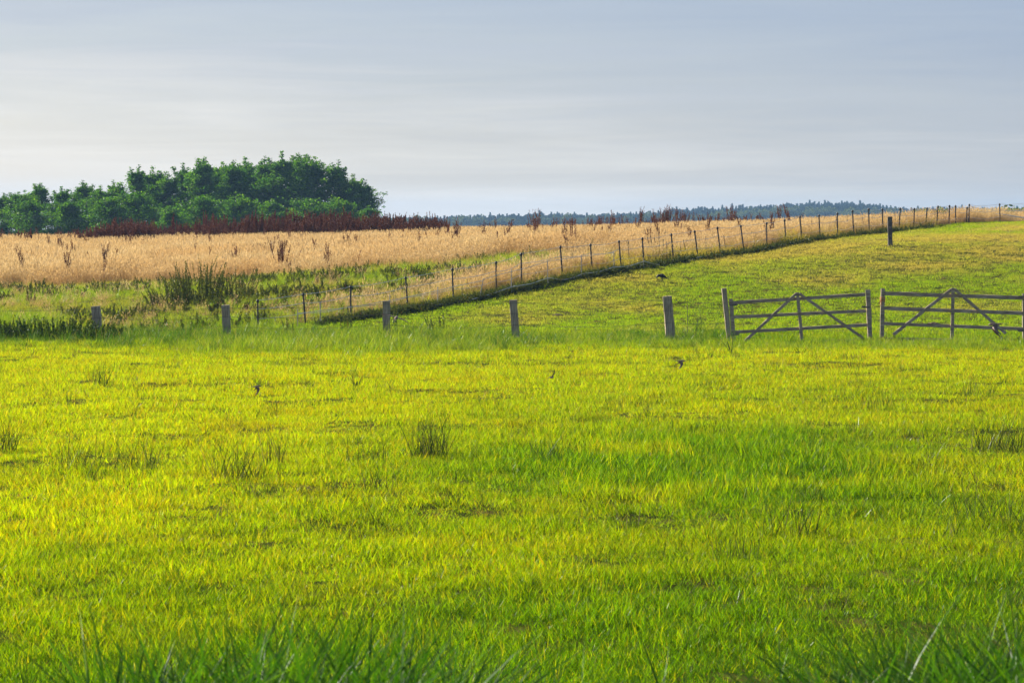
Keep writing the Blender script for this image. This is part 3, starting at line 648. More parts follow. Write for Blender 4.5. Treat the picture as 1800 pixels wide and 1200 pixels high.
# dark rank growth added to stand in for self-shade at the electric fence foot
FOOT = variants('foot_shade_tuft', [merge([blade_arrays(26, .16, .10, .30, .009, .6, .8, 940 + i, 3), spire_arr(945 + i, 5, .14, .12, .30, 20, .06, .4)]) for i in range(6)], M_WEED)
r = np.random.default_rng(71); n = 2600
px = 560 + 1100 * r.random(n); D0 = fence_D(px) - 1.0; x = (px - CX) / FPX * D0 + r.normal(0, .05, n); y = D0 - np.abs(r.normal(0, .28, n)) + .2
k = r.random(n) < np.interp(px, [560, 640, 700, 1000, 1250, 1700], [.25, .7, 1, .85, .35, .15]); x, y = x[k], y[k]
ft = scatter('fence_foot_shade_tufts', x, y, FOOT, 6, .9, None, tilt=.2, zs=.55 + .75 * r.random(len(x)))
tag(ft, 'dark rank weeds and grass added for the shaded foot of the electric fence strip', 'weeds', kind='stuff')
VW = variants('verge_weed', [spire_arr(975 + i, 5, .14, .15, .45, 40, .06, .5) for i in range(6)], M_WEED)
r = np.random.default_rng(79); x, y = rand_points(79, 113, lambda d: 2.2, seed=81); cl = fbm(x, y, 3.2, 2, 83); ps = paddock_side(x, y)
k = (ps < -.6) & (dry_edge(x, y) < 1) & (cl > .48); x, y = x[k], y[k]
vw = scatter('verge_weeds', x, y, VW, 6, .9, None, tilt=.2, zs=.5 + .8 * r.random(len(x)))
tag(vw, 'low dark leafy weeds broken through the verge grass on the left', 'weeds', kind='stuff')
# thin dark rush wisps in the turf
SPK = variants('turf_rush', [blade_arrays(16, .08, .10, .26, .006, .5, .25, 960 + i, 3) for i in range(5)], M_RUSH)
x, y = rand_points(19, 76, lambda d: 1.6, seed=77); cl = fbm(x, y, 2.6, 2, 51); k = cl > .56; x, y = x[k], y[k]
mw = scatter('turf_rushes', x, y, SPK, 5, .7 + .7 * rng.random(len(x)), None, tilt=.25)
tag(mw, 'thin dark rush wisps sprinkled through the meadow turf', 'weeds', kind='stuff')
for i, (px, D, n_, rad, h_, lab) in enumerate([(1212, 76.6, 150, .42, .42, 'dark grass tussock added for the shadow at the right foot of the last wire post'), (1108, 76.2, 110, .40, .26, 'low dark grass tussock left of the last wire post'),  # first tussock is added in place of the last wire post's cast shadow
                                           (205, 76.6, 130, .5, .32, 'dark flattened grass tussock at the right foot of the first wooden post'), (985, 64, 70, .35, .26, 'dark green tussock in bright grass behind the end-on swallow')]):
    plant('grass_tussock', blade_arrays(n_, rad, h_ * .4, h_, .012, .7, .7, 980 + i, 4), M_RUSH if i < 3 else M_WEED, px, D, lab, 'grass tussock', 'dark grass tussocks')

# ------------------------------------------------------------------ timber: beams between two points
def beam_bm(bm, p0, p1, w, th, jag=0.006, seed=0, bev=0.007):
    """a sawn timber from p0 to p1, w across (in the picture plane), th deep"""
    p0, p1 = Vector(p0), Vector(p1); d = (p1 - p0); L = d.length; d.normalize()
    side = d.cross(Vector((0, 1, 0))); side.normalize(); dep = side.cross(d); dep.normalize(); rr = random.Random(seed)
    n = max(3, int(L / 0.25)); rings = []
    for i in range(n + 1):
        c = p0 + d * L * i / n; j = lambda: rr.uniform(-jag, jag)
        rings.append([bm.verts.new(c + side * (sx * w / 2 + j()) + dep * (sy * th / 2 + j())) for sx, sy in ((-1, -1), (1, -1), (1, 1), (-1, 1))])
    es = []
    for a, b in zip(rings[:-1], rings[1:]):
        for k in range(4): bm.faces.new((a[k], a[(k + 1) % 4], b[(k + 1) % 4], b[k]))
    bm.faces.new(rings[0][::-1]); bm.faces.new(rings[-1])
    bm.edges.ensure_lookup_table(); loc = {v for q in rings for v in q}
    es = [e for e in bm.edges if e.verts[0] in loc and e.verts[1] in loc and len(e.link_faces) == 2 and e.calc_face_angle(0) > 0.8]
    bmesh.ops.recalc_face_normals(bm, faces=list({f for v in loc for f in v.link_faces}))
    bmesh.ops.bevel(bm, geom=es, offset=bev, segments=1, affect='EDGES')
def beam(name, p0, p1, w, th, mat, parent, seed=0, **kw):
    bm = bmesh.new(); inv = parent.location if parent else Vector()
    beam_bm(bm, Vector(p0) - inv, Vector(p1) - inv, w, th, seed=seed, **kw); return obj(name, bm_mesh(name, bm, mat), parent)
def rod_bm(bm, p0, p1, r0, r1, seg=7):
    p0, p1 = Vector(p0), Vector(p1); d = (p1 - p0).normalized(); a = d.orthogonal().normalized(); b = d.cross(a)
    R = [[bm.verts.new(p + (a * math.cos(q) + b * math.sin(q)) * r_) for q in [6.2832 * k / seg for k in range(seg)]] for p, r_ in ((p0, r0), (p1, r1))]
    for k in range(seg): bm.faces.new((R[0][k], R[0][(k + 1) % seg], R[1][(k + 1) % seg], R[1][k]))
    bm.faces.new(R[0][::-1]); bm.faces.new(R[1])
def tube_bm(bm, pts, r_, seg=5):
    pts = [Vector(p) for p in pts]; R = []
    for i, p in enumerate(pts):
        d = (pts[min(i + 1, len(pts) - 1)] - pts[max(i - 1, 0)]).normalized(); a = d.cross(Vector((0, 0, 1)))
        a = a.normalized() if a.length > 1e-4 else Vector((1, 0, 0)); b = a.cross(d)
        R.append([bm.verts.new(p + (a * math.cos(6.2832 * k / seg) + b * math.sin(6.2832 * k / seg)) * r_) for k in range(seg)])
    for u, v in zip(R[:-1], R[1:]):
        for k in range(seg): bm.faces.new((u[k], u[(k + 1) % seg], v[(k + 1) % seg], v[k]))
    bm.faces.new(R[0][::-1]); bm.faces.new(R[-1])
def sag(p0, p1, s, n=8):
    p0, p1 = Vector(p0), Vector(p1)
    return [p0.lerp(p1, i / n) - Vector((0, 0, s * 4 * (i / n) * (1 - i / n))) for i in range(n + 1)]

# old wire fence: five weathered posts and strands
GD = 77.0
wf = empty('wire_fence', at(700, 600, GD))
tag(wf, 'old wire fence on thick weathered wooden posts along the far side of the meadow', 'fence')
wposts = []
for i, (tx, ty, bx, by, w) in enumerate([(-150, 540, -146, 604, 14), (168, 538, 174.8, 604, 15), (396.5, 536, 400, 604, 13.5), (679, 528.5, 680, 604, 12.5), (902, 527, 909, 606, 13.5), (1172.6, 520.5, 1180.5, 604, 16)]):
    p0, p1 = at(bx, by, GD), at(tx, ty, GD); wposts.append((p0, p1)); ww = w * GD / FPX
    po = beam('post', p0 - Vector((0, 0, .15)), p1, ww, ww * .9, M_POST, wf, seed=i, jag=.009, bev=.012)
for k, hf in enumerate((.93, .70, .45)):
    bm = bmesh.new()
    for (a0, a1), (b0, b1) in zip(wposts[:-1], wposts[1:]):
        dy = Vector((0, -.11, 0)); tube_bm(bm, [q - wf.location for q in sag(a0.lerp(a1, hf) + dy, b0.lerp(b1, hf) + dy, .05 + .02 * k)], .0042)
    a0, a1 = wposts[-1]; b0 = at(1281, 600, GD); b1 = at(1272, 507, GD); dy = Vector((0, -.11, 0))
    tube_bm(bm, [q - wf.location for q in sag(a0.lerp(a1, hf) + dy, b0.lerp(b1, hf * .78) + dy, .03)], .0042)
    obj('wire', bm_mesh('wire', bm, M_WIRE), wf)
# two thin rods beside the last wire post
for (px, r0, r1, lean, lab) in ((1208.5, 531, 584, 0, 'thin straight metal rod standing between the last wire post and the gate post'), (1222, 557, 596, 5, 'short thin hooked rod in the grass left of the gate post')):
    bm = bmesh.new(); p0, p1 = at(px, r1, 77.2), at(px + lean, r0, 77.2); o_ = p0.copy()
    pts = [p0 - o_, p0.lerp(p1, .6) - o_, p1 - o_]
    if lean: pts += [p1 - o_ + Vector((.06, 0, .01)), p1 - o_ + Vector((.08, 0, -.08))]
    tube_bm(bm, pts, .008); o = obj('metal_rod', bm_mesh('metal_rod', bm, M_WIRE), None, o_); tag(o, lab, 'rod')

# gates
gp = beam('gate_post', at(1282.5, 606, 77.05), at(1272.5, 506.5, 77.05), .125, .13, M_POST, None, seed=60, jag=.006, bev=.01)
tag(gp, 'leaning grey wooden hinge post carrying the left gate', 'post')
def gate(label, parts, D=77.0):
    g = empty('field_gate', at(parts[0][1][0], 602, D)); tag(g, label, 'gate', 'wooden field gates')
    for i, (nm, a, b, w, dy, th) in enumerate(parts):
        beam(nm, at(*a, D + dy), at(*b, D + dy), w, th, M_RAIL, g, seed=70 + i, jag=.005)
    return g
g1 = gate('left wooden field gate with sagging rails and braces meeting in a peak', [
    ('end_stile', (1284.7, 525), (1290, 602), .105, 0, .07), ('middle_stile', (1402, 514), (1410, 602), .085, -.062, .045), ('end_stile', (1525.3, 509), (1529.6, 597), .12, 0, .08),
    ('rail', (1288, 532), (1521, 517.5), .088, 0, .035), ('rail', (1290.5, 557), (1522, 546.5), .085, 0, .035), ('rail', (1292.5, 583.5), (1524, 571), .085, 0, .035), ('rail', (1292, 606), (1526, 597), .07, 0, .035),
    ('brace', (1400, 516), (1297, 611), .075, -.045, .04), ('brace', (1405, 516), (1517, 594), .075, -.045, .04)])
g2 = gate('right wooden field gate with its braces peaking and its end cut by the picture edge', [
    ('end_stile', (1552, 507), (1550, 597), .105, 0, .07), ('middle_stile', (1675.5, 506), (1673.5, 600), .09, -.062, .045), ('end_stile', (1800.5, 516), (1801, 600), .11, 0, .07),
    ('rail', (1554, 515.6), (1799, 523.5), .10, 0, .035), ('rail', (1553, 541.5), (1799, 550.5), .095, 0, .035), ('rail', (1552, 568.5), (1799, 578), .085, 0, .035), ('rail', (1552, 595.5), (1799, 600), .085, 0, .035),
    ('brace', (1673, 508.5), (1570, 588), .08, -.045, .04), ('brace', (1678, 508.5), (1768, 586), .08, -.045, .04)])
for g_, spots in ((g1, ((1287, 536, 1), (1290, 588, 1), (1524, 540, -1))), (g2, ((1798, 521, -1), (1798, 581, -1)))):
    for hx, hy, sd in spots:
        beam('hinge' if (hx < 1400 or hx > 1700) else 'latch', at(hx - 5 * sd, hy, 76.93), at(hx + 9 * sd, hy - (.3 if g_ is g1 else -.3), 76.93), .045, .012, M_WIRE, g_, seed=hx, jag=.001, bev=.002)
bm = bmesh.new(); c = at(1548, 523, 77.0)
for k in range(3):
    tube_bm(bm, [Vector((math.cos(q) * .072, math.sin(q) * .055, -.05 * k + .012 * math.sin(3 * q))) for q in [6.2832 * i / 12 for i in range(13)]], .011)
tube_bm(bm, [(-.06, -.05, -.05), (-.085, -.06, -.14), (-.07, -.06, -.22)], .010); tube_bm(bm, [(-.05, -.055, -.08), (-.05, -.07, -.2)], .008)
o = obj('twine', bm_mesh('twine', bm, M_TWINE), None, at(1551.5, 523, 77.0)); tag(o, 'frayed orange twine tied round the end of the right gate', 'twine')
sp = beam('gate_post', at(1811, 604, 77.1), at(1811, 512, 77.1), .14, .14, M_DARKP, None, seed=90, bev=.01); tag(sp, 'dark hinge post of the right gate, cut by the picture edge', 'post')
pp = beam('wooden_post', at(1565, 433, 104), at(1564, 381, 104), .155, .15, M_DARKP, None, seed=91, jag=.008, bev=.012); tag(pp, 'lone dark wooden post standing in the upper paddock before the electric fence', 'post')

# ------------------------------------------------------------------ electric fence
EP = [(453, 528, 453.5), (533, 517, 537), (616, 504, 617), (713, 488, 717), (795, 473, 797), (872, 461, 872), (916, 446, 917), (985, 434, 989), (1038, 430, 1041), (1088, 424, 1092), (1129, 419, 1132),
      (1180, 412, 1184), (1221, 406.5, 1227), (1261, 400, 1267), (1302, 397, 1308), (1347.5, 392, 1348), (1379, 387, 1382), (1406, 381, 1410), (1439.5, 378.5, 1441.5), (1472, 375, 1472.5), (1498.5, 370.5, 1501),
      (1527, 367.5, 1528), (1551, 367.5, 1552), (1582.5, 366.5, 1580), (1607.3, 367, 1606), (1629.5, 366, 1626.8), (1648.8, 363, 1646.2), (1669, 361.8, 1668), (1679.5, 362, 1680), (1700, 365, 1698.5), (1703.7, 360, 1703), (1757, 359, 1758), (1812, 357, 1813)]
ef = empty('electric_fence', (0, fence_D(900), h1(0, fence_D(900))))
tag(ef, 'electric fence of slim black posts with white strands climbing beside the dry field', 'fence')
tops = []
def post_mesh(hh):
    bm = bmesh.new(); rod_bm(bm, (0, 0, -.25), (0, 0, hh), .028, .024, 8)
    for f in (.12, .34, .52, .70, .84): rod_bm(bm, (0, -.012, hh * f), (-.045, -.03, hh * f + .012), .010, .008, 5)
    return bm_mesh('post', bm, M_BLACK)
def cap_mesh():
    bm = bmesh.new(); rod_bm(bm, (0, 0, -.055), (0, 0, -.01), .036, .046, 9); rod_bm(bm, (0, 0, -.0098), (0, 0, .035), .046, .026, 9); return bm_mesh('insulator_cap', bm, M_BLACK)
CAP = cap_mesh(); PM = {}
for (tx, ty, bx) in EP:
    D = fence_D(min(bx, 1757)) if bx < 1780 else 126.5
    X = (bx - CX) / FPX * D; base = Vector((X, D, h1(X, D))); top = at(tx, ty, D); L = (top - base).length; key = round(L, 1)
    if key not in PM: PM[key] = post_mesh(key)
    po = obj('post', PM[key], ef, base - ef.location); po.rotation_mode = 'QUATERNION'; po.rotation_quaternion = (top - base).normalized().to_track_quat('Z', 'Y'); po.scale = (1, 1, L / key)
    cp = obj('insulator_cap', CAP, po, (0, 0, key)); tops.append((base, top))
for k, (hf, rad, sg) in enumerate(((1.0, .0065, .03), (.70, .0075, .05), (.36, .0065, .05))):
    bm = bmesh.new()
    for i, ((a0, a1), (b0, b1)) in enumerate(zip(tops[:-1], tops[1:])):
        dy = Vector((-.03, -.03, 0)); tube_bm(bm, [q - ef.location for q in sag(a0.lerp(a1, hf) + dy, b0.lerp(b1, hf) + dy, sg * (.5 + (i * 37 % 11) / 8))], rad, 4)
    obj('strand', bm_mesh('strand', bm, M_TAPE), ef)
# slack broad tapes hanging at the top corner
bm = bmesh.new()
for pts, rad in (([(1706, 362.5), (1718, 366), (1733, 371.5)], .018), ([(1749, 375.5), (1770, 378), (1800, 383), (1840, 389)], .024), ([(1767, 370.4), (1800, 370.8), (1840, 371.5)], .012)):
    tube_bm(bm, [at(a, b, 124.5) - ef.location for a, b in pts], rad, 5)
obj('slack_tape', bm_mesh('slack_tape', bm, M_TAPE), ef)
bm = bmesh.new(); rod_bm(bm, (0, 0, -.04), (0, 0, .03), .03, .03, 8)
# older stake line with a fallen rope in front of the electric fence
sf = empty('rope_fence', (0, fence_D(900) - 1.2, h1(0, fence_D(900) - 1.2))); tag(sf, 'slack white rope on thin grey stakes along the foot of the electric fence', 'fence')
def sD(px): return fence_D(px) - 1.3
def grey_mesh():
    bm = bmesh.new(); rod_bm(bm, (0, 0, -.2), (0, 0, .8), .017, .014, 6); rod_bm(bm, (0, 0, .8), (0, 0, .83), .014, .006, 6); return bm_mesh('stake', bm, M_GREY)
GM = grey_mesh()
for (tx, ty, bx, by) in ((523, 543, 523.5, 586), (563, 531, 563, 574), (612, 537, 611, 566), (685, 517, 685, 556), (769.5, 503, 769.5, 541), (850, 489, 842, 530), (899, 473, 899, 512), (962.5, 457, 963, 494), (1022, 447, 1022, 482), (1079, 441, 1079.5, 480), (1130.5, 452, 1132, 474)):
    D = sD(bx); b, tp = at(bx, by, D), at(tx, ty, D); L = (tp - b).length
    po = obj('stake', GM, sf, b - sf.location); po.rotation_mode = 'QUATERNION'; po.rotation_quaternion = (tp - b).normalized().to_track_quat('Z', 'Y'); po.scale = (1, 1, L / .83)
bm = bmesh.new()
rp = [(690, 552), (720, 548), (746, 543), (769, 535), (790, 534), (807, 531), (842, 523), (872, 514), (899, 504), (932, 499), (963, 488.5), (968, 488.5), (980, 491), (992, 491.5), (1008, 488), (1024, 481), (1052, 478), (1078, 469.5), (1104, 468), (1133, 459), (1148, 464), (1170, 466.5), (1192, 465), (1208, 460), (1228, 451.5), (1245, 452)]
tube_bm(bm, [at(a, b, sD(a) - .06) - sf.location for a, b in rp], .010, 5); obj('rope', bm_mesh('rope', bm, M_TAPE), sf)
bm = bmesh.new(); u = [(523, 551), (563, 546), (616, 540), (685, 528), (769.5, 511), (800, 503), (849, 493)]
tube_bm(bm, [at(a, b, sD(a) - .05) - sf.location for a, b in u], .009, 5); obj('rope', bm_mesh('rope', bm, M_TAPE), sf)
bm = bmesh.new(); u = [(849, 491), (872, 484), (899, 477), (932, 469), (962.5, 459), (1022, 451), (1079, 444)]
tube_bm(bm, [at(a, b, sD(a) - .05) - sf.location for a, b in u], .008, 5); obj('rope', bm_mesh('rope', bm, M_TAPE), sf)
# third line: thin dark stakes just behind
tf = empty('stake_fence', (8, fence_D(1300) + 2.5, h1(8, fence_D(1300) + 2.5))); tag(tf, 'row of thin dark stakes standing in the dry grass behind the electric fence', 'fence')
def dk_mesh():
    bm = bmesh.new(); rod_bm(bm, (0, 0, -.2), (0, 0, 1.0), .016, .012, 6); rod_bm(bm, (0, 0, 1.0), (0, 0, 1.03), .012, .005, 6); return bm_mesh('stake', bm, M_DARKP)
DM = dk_mesh()
for (tx, ty, bx, by) in ((1005.5, 444, 1006, 474), (1105, 424, 1105.5, 454), (1138, 416, 1145, 455), (1143, 412, 1149, 450), (1150, 418, 1158, 455), (1158, 408, 1160, 452), (1166, 420, 1167, 456), (1172, 424, 1172, 456), (1196, 430, 1197, 450), (1201, 421, 1207, 448), (1240.5, 415, 1241.5, 445), (1272, 413, 1276, 442), (1345, 396, 1347, 432), (1470, 381, 1471, 412),
                         (1472, 405, 1473, 415), (1322, 404, 1321, 432), (1360, 395, 1357, 425), (1427, 385, 1427, 412), (1468, 386, 1467, 410), (1490, 379, 1489, 406), (1516, 381, 1515, 405), (1533, 378, 1534, 402), (1573, 372, 1574, 400), (1594, 378, 1590, 398), (1612, 370, 1614, 398), (1643, 367, 1643, 392), (1663, 372, 1663, 390), (1719, 371, 1720, 390), (1692, 374, 1692, 390)):
    D = fence_D(bx) + 1.6; b, tp = at(bx, by, D), at(tx, ty, D); L = (tp - b).length
    po = obj('stake', DM, tf, b - tf.location); po.rotation_mode = 'QUATERNION'; po.rotation_quaternion = (tp - b).normalized().to_track_quat('Z', 'Y'); po.scale = (1, 1, L / 1.03)

# ------------------------------------------------------------------ trees
def limb(p0, p1, r0, r1, seg=6):
    p0, p1 = np.asarray(p0, float), np.asarray(p1, float); d = p1 - p0; d = d / (np.linalg.norm(d) + 1e-9); a = np.cross(d, [.31, .95, .05]); a /= np.linalg.norm(a); b = np.cross(d, a)
    q = np.arange(seg) * 6.2832 / seg; ring = np.cos(q)[:, None] * a + np.sin(q)[:, None] * b
    v = np.concatenate([p0 + ring * r0, p1 + ring * r1]); f = [[k, (k + 1) % seg, seg + (k + 1) % seg, seg + k] for k in range(seg)]; return v, f, np.zeros(2 * seg)
def tree_arrs(seed, h, w, base=.12, nleaf=9000, leaf=.17, shape=1.0, leaders=3):
    """trunk+limbs, and a crown of leaf faces gathered in sprays along the limbs; leaders are the thin spires at the top"""
    r = np.random.default_rng(seed); wood = []; sprays = []
    nst = 12; bend = r.normal(0, .02 * h, (nst + 1, 2)).cumsum(0) * .35; bend[0] = 0
    st = [np.array([bend[i, 0], bend[i, 1], h * .92 * i / nst]) for i in range(nst + 1)]
    for i in range(nst): wood.append(limb(st[i], st[i + 1], h * .018 * (1 - i / nst) + .015, h * .018 * (1 - (i + 1) / nst) + .013, 7))
    nl = 52
    for i in range(nl):
        u = base + (.95 - base) * (i + r.random()) / nl
        prof = (.62 + .38 * math.sin(math.pi * min(1., u * 1.15 + .05))) * (1.0 if u < .50 else max(.12, 1 - ((u - .50) / .50) ** 1.5 * .88))
        ln = w * .5 * prof * (.42 + .85 * r.random()) * shape; az = i * 2.4 + r.normal(0, .5)
        k = min(nst - 1, int(u * .97 * nst)); p0 = st[k] + (st[k + 1] - st[k]) * (u * .97 * nst - k)
        rise = .25 + .75 * u + r.normal(0, .15)
        p1 = p0 + np.array([math.cos(az), math.sin(az), rise]) * ln; pm = (p0 + p1) / 2 + r.normal(0, .05 * ln, 3)
        wood.append(limb(p0, pm, .03 + .025 * (1 - u), .022, 5)); wood.append(limb(pm, p1, .022, .008, 5))
        for _ in range(6):
            v = .30 + .75 * r.random(); c = p0 + (p1 - p0) * v + r.normal(0, .16 * ln + .08, 3) * [1, 1, .8]; sprays.append((c, (.18 + .26 * r.random()) * (w / 4) ** .5))
    for q in range(leaders):
        a = r.random() * 6.28; o = np.array([math.cos(a), math.sin(a), 0]) * w * .26 * (q > 0) * (0.4 + r.random()); hh = h * (1.0 if q == 0 else .84 + .13 * r.random())
        b0 = np.array([bend[-1, 0], bend[-1, 1], h * .74]) + o * .4; tip = np.array([bend[-1, 0] + o[0], bend[-1, 1] + o[1], hh]); wood.append(limb(b0, tip, .03, .006, 5))
        for i in range(13):
            u = (i + r.random()) / 13; sprays.append((b0 + (tip - b0) * u + r.normal(0, .12, 3) * (1.25 - u) * w * .26, (.30 - .15 * u) * (w / 4) ** .4))
    C = np.array([s[0] for s in sprays]); R = np.array([s[1] for s in sprays]); k = r.choice(len(C), nleaf, p=R ** 2 / (R ** 2).sum())
    d = r.normal(0, 1, (nleaf, 3)); P = C[k] + d * R[k][:, None] * [.62, .62, .42]; P = P[P[:, 2] > .15]
    tn = np.clip(r.random(len(P)) * .6 + (r.random(len(C)) * .4)[k][:len(P)], 0, 1)
    return merge(wood), quad_cloud(P, leaf, seed + 1, tint=tn, elong=1.35, up=.0)
def tree_meshes(seed, lm=None, **kw):
    a, b = tree_arrs(seed, **kw)
    return mesh_np('trunk', a[0], a[1], [M_BARK]), mesh_np('crown', b[0], b[1], [lm or M_TREE], {'tint': b[2]})
TV = [tree_meshes(1000 + i, h=9.0, w=w_, base=b_, nleaf=int(nl_ * 1.7), leaf=.14, leaders=ld + 2) for i, (w_, b_, nl_, ld) in enumerate(((4.2, .08, 9500, 3), (4.8, .06, 10500, 4), (3.6, .08, 8500, 2), (5.2, .05, 11000, 5), (4.4, .10, 9500, 3), (3.9, .06, 9000, 4)))]
SV = [tree_meshes(1100 + i, h=4.5, w=w_, base=.04, nleaf=9500, leaf=.13, leaders=ld) for i, (w_, ld) in enumerate(((3.6, 4), (3.0, 3), (4.0, 5)))]
TG = 'trees of the copse on the left'
def tree(name, px, toprow, D, var, label, wid=1.0, lib=TV, hh=9.0, group=TG, cat='tree'):
    X = (px - CX) / FPX * D; zb = h1(X, D) - .1; hgt = ZC - (toprow - HZ) * D / FPX - zb
    t_ = empty(name, (X, D, zb), random.random() * 6.28); s = hgt / hh; t_.scale = (s * wid, s * wid, s); tag(t_, label, cat, group)
    obj('trunk', lib[var % len(lib)][0], t_); obj('crown', lib[var % len(lib)][1], t_); return t_
tall = [  # (px, top row, distance, label)
    (236, 289, 292, 'round-topped tall tree where the copse steps up from its low part'),
    (270, 292, 298, 'slim tall tree just right of the step in the copse skyline'),
    (300, 302, 296, 'lower rounded tree in the dip right of the copse step'),
    (328, 286, 300, 'broad leafy tree between the dip and the first high spire of the copse'),
    (361, 274, 297, 'first high spired tree on the left half of the tall copse'),
    (387, 283, 303, 'rounded tree right of the first high spire'),
    (412, 281, 298, 'twin-topped tree left of the narrow copse spire'),
    (432, 276, 304, 'narrow spired tree at the middle of the tall copse'),
    (461, 275, 298, 'full leafy tree left of the highest copse tree'),
    (489, 266, 296, 'highest tree of the copse with a ragged top'),
    (523, 267, 300, 'second highest copse tree right of the highest one'),
    (551, 272, 297, 'broad tree with two blunt tops on the right half of the copse'),
    (588, 280, 295, 'pointed tree standing out before the copse falls to the right'),
    (618, 306, 296, 'sloping shoulder tree right of the pointed copse tree'),
    (638, 317, 293, 'rightmost copse tree with a branch reaching over the field')]
for i, (px, tr, D, lab) in enumerate(tall): tree('leafy_tree', px, tr, D, i * 5 + 2, lab, 1.25)
low = [(-40, 338, 288, 'low tree of the copse partly cut by the left picture edge'),
       (8, 338, 290, 'low rounded tree at the left picture edge'),
       (38, 336, 286, 'flat-topped low tree second from the left picture edge'),
       (72, 320, 291, 'pointed low tree standing highest at the left end of the copse'),
       (104, 328, 287, 'rounded low tree right of the pointed left-end tree'),
       (143, 317, 290, 'thin-topped low tree midway along the low part of the copse'),
       (176, 326, 287, 'rounded low tree with a small side spire in the low copse'),
       (207, 316, 291, 'last low tree before the copse steps up')]
for i, (px, tr, D, lab) in enumerate(low): tree('leafy_tree', px, tr, D, i + 1, lab, 1.5)
front = [(55, 352, 278, 'front bush tree low at the left end of the copse'), (120, 350, 276, 'front bush tree below the thin-topped low tree'), (192, 345, 277, 'pale front bush tree at the foot of the copse step'),
         (245, 338, 279, 'bright front bush tree covering the foot of the round-topped tree'), (300, 362, 274, 'low bright bush at the front of the copse below its dip'), (357, 343, 276, 'light green rounded bush tree before the first high spire'),
         (425, 345, 277, 'dark front bush tree below the narrow copse spire'), (480, 350, 280, 'low front bush tree below the highest copse tree'), (545, 348, 282, 'low front bush tree below the two blunt tops'), (600, 350, 283, 'low front bush tree at the right end of the copse'), (648, 362, 286, 'lowest bush at the right-hand foot of the copse')]
for i, (px, tr, D, lab) in enumerate(front): tree('bush_tree', px, tr, D, i, lab, 1.15, SV, 4.5)
BV = [tree_meshes(1200, M_BUSH, h=3.0, w=3.4, base=.05, nleaf=2600, leaf=.2, leaders=3), tree_meshes(1201, M_BUSH, h=3.0, w=2.6, base=.05, nleaf=2200, leaf=.2, leaders=2)]
for i, (px, tr, D, wid, lab) in enumerate([(1793, 367, 210, 1.5, 'bright green bush on the skyline at the right picture edge'), (1772, 370, 205, 1.2, 'bright green bush left of the one at the picture edge'), (1652, 370, 215, .8, 'small bright bush seen through the upper electric fence posts'),
                                          (1632, 371, 212, .6, 'narrow bright bush behind the leaning electric post'), (1617, 372, 214, .7, 'leftmost of the small bright bushes behind the electric fence'), (1700, 376, 220, .7, 'low bush behind the paired electric posts'), (1718, 374, 220, .5, 'thin low bush right of the paired electric posts')]):
    tree('bush', px, tr, D, i, lab, wid, BV, 3.0, 'bushes on the right skyline', 'bush')

# ------------------------------------------------------------------ distant wood
def conifer(seed):
    r = np.random.default_rng(seed); n = 420; u = r.random(n) ** .8; h = 14.; a = r.random(n) * 6.28; rad = (2.3 * (1 - u) + .15) * (.35 + .75 * r.random(n)) * (.8 + .4 * np.sin(u * 40 + a))
    P = np.stack([np.cos(a) * rad, np.sin(a) * rad, 1.2 + u * (h - 1.2)], 1); return merge([quad_cloud(P, .75, seed, elong=1.5), limb((0, 0, 0), (0, 0, h), .2, .03)])
def broadleaf(seed):
    r = np.random.default_rng(seed); n = 520; d = r.normal(size=(n, 3)); d /= np.linalg.norm(d, axis=1)[:, None]; c = r.normal(0, 1, (9, 3)) * [1.6, 1.6, 1.2]; k = r.integers(0, 9, n)
    P = c[k] + d * (1.5 + .4 * r.random((n, 1))) + [0, 0, 6.5]; return merge([quad_cloud(P, .85, seed, elong=1.2), limb((0, 0, 0), (0, 0, 7), .25, .1)])
FOR = variants('wood_tree', [conifer(1300 + i) for i in range(5)] + [broadleaf(1310 + i) for i in range(3)], M_FOREST)
r = np.random.default_rng(61); n = 5200
px = 560 + 1500 * r.random(n); depth = r.random(n); y = 1350 + 330 * depth; x = (px - CX) / FPX * y
top_row = np.interp(px, [560, 660, 690, 790, 800, 860, 950, 1050, 1100, 1200, 1300, 1400, 1480, 1540, 1600, 1660, 1720, 1800, 2060], [381, 379, 379, 377, 374, 373, 370, 373, 370, 362, 359, 353, 351, 355, 361, 360, 362, 361, 366])
z = H(x, y); want = ZC - (top_row + 4 - HZ) * y / FPX - z; hs = want / 14 * (.74 + .20 * r.random(n) + .16 * r.random(n) ** 6 + .16 * fbm(px, px * 0, 22., 2, 3)) * (.80 + .20 * depth)
k = hs > .12
fo = scatter('distant_wood', x[k], y[k], FOR, 8, np.clip(.55 + .5 * hs[k], .55, 1.2), None, z=z[k], tilt=.02, zs=hs[k])
EDGE = variants('edge_tree', [broadleaf(1320 + i) for i in range(4)], leaf_mat('edge_leaf', lambda t: ramp(t, attr(t, 'tint'), [(0, (0.04, 0.075, 0.03)), (1, (0.12, 0.16, 0.05))]), trans=0.3, gloss=0.0))
r = np.random.default_rng(63); n = 260; pe = 640 + 1300 * r.random(n); ye = 1325 + 22 * r.random(n); xe = (pe - CX) / FPX * ye; ze = H(xe, ye)
te = np.interp(pe, [640, 1150, 1250, 1400, 1560, 1940], [384, 380, 376, 367, 371, 373]) + r.normal(0, 2.5, n); he = (ZC - (te - HZ) * ye / FPX - ze) / 9.4
k2 = (he > .2) & (r.random(n) < np.interp(pe, [640, 1100, 1300, 1940], [.3, .4, 1, 1])); 
eo = scatter('wood_edge', xe[k2], ye[k2], EDGE, 4, np.clip(he[k2], .5, 1.1), None, z=ze[k2], tilt=.03, zs=he[k2]); tag(eo, 'paler rounded broadleaf edge in front of the distant wood', 'wood', kind='stuff')
tag(fo, 'distant blue-hazed mixed wood along the horizon', 'wood', kind='stuff')

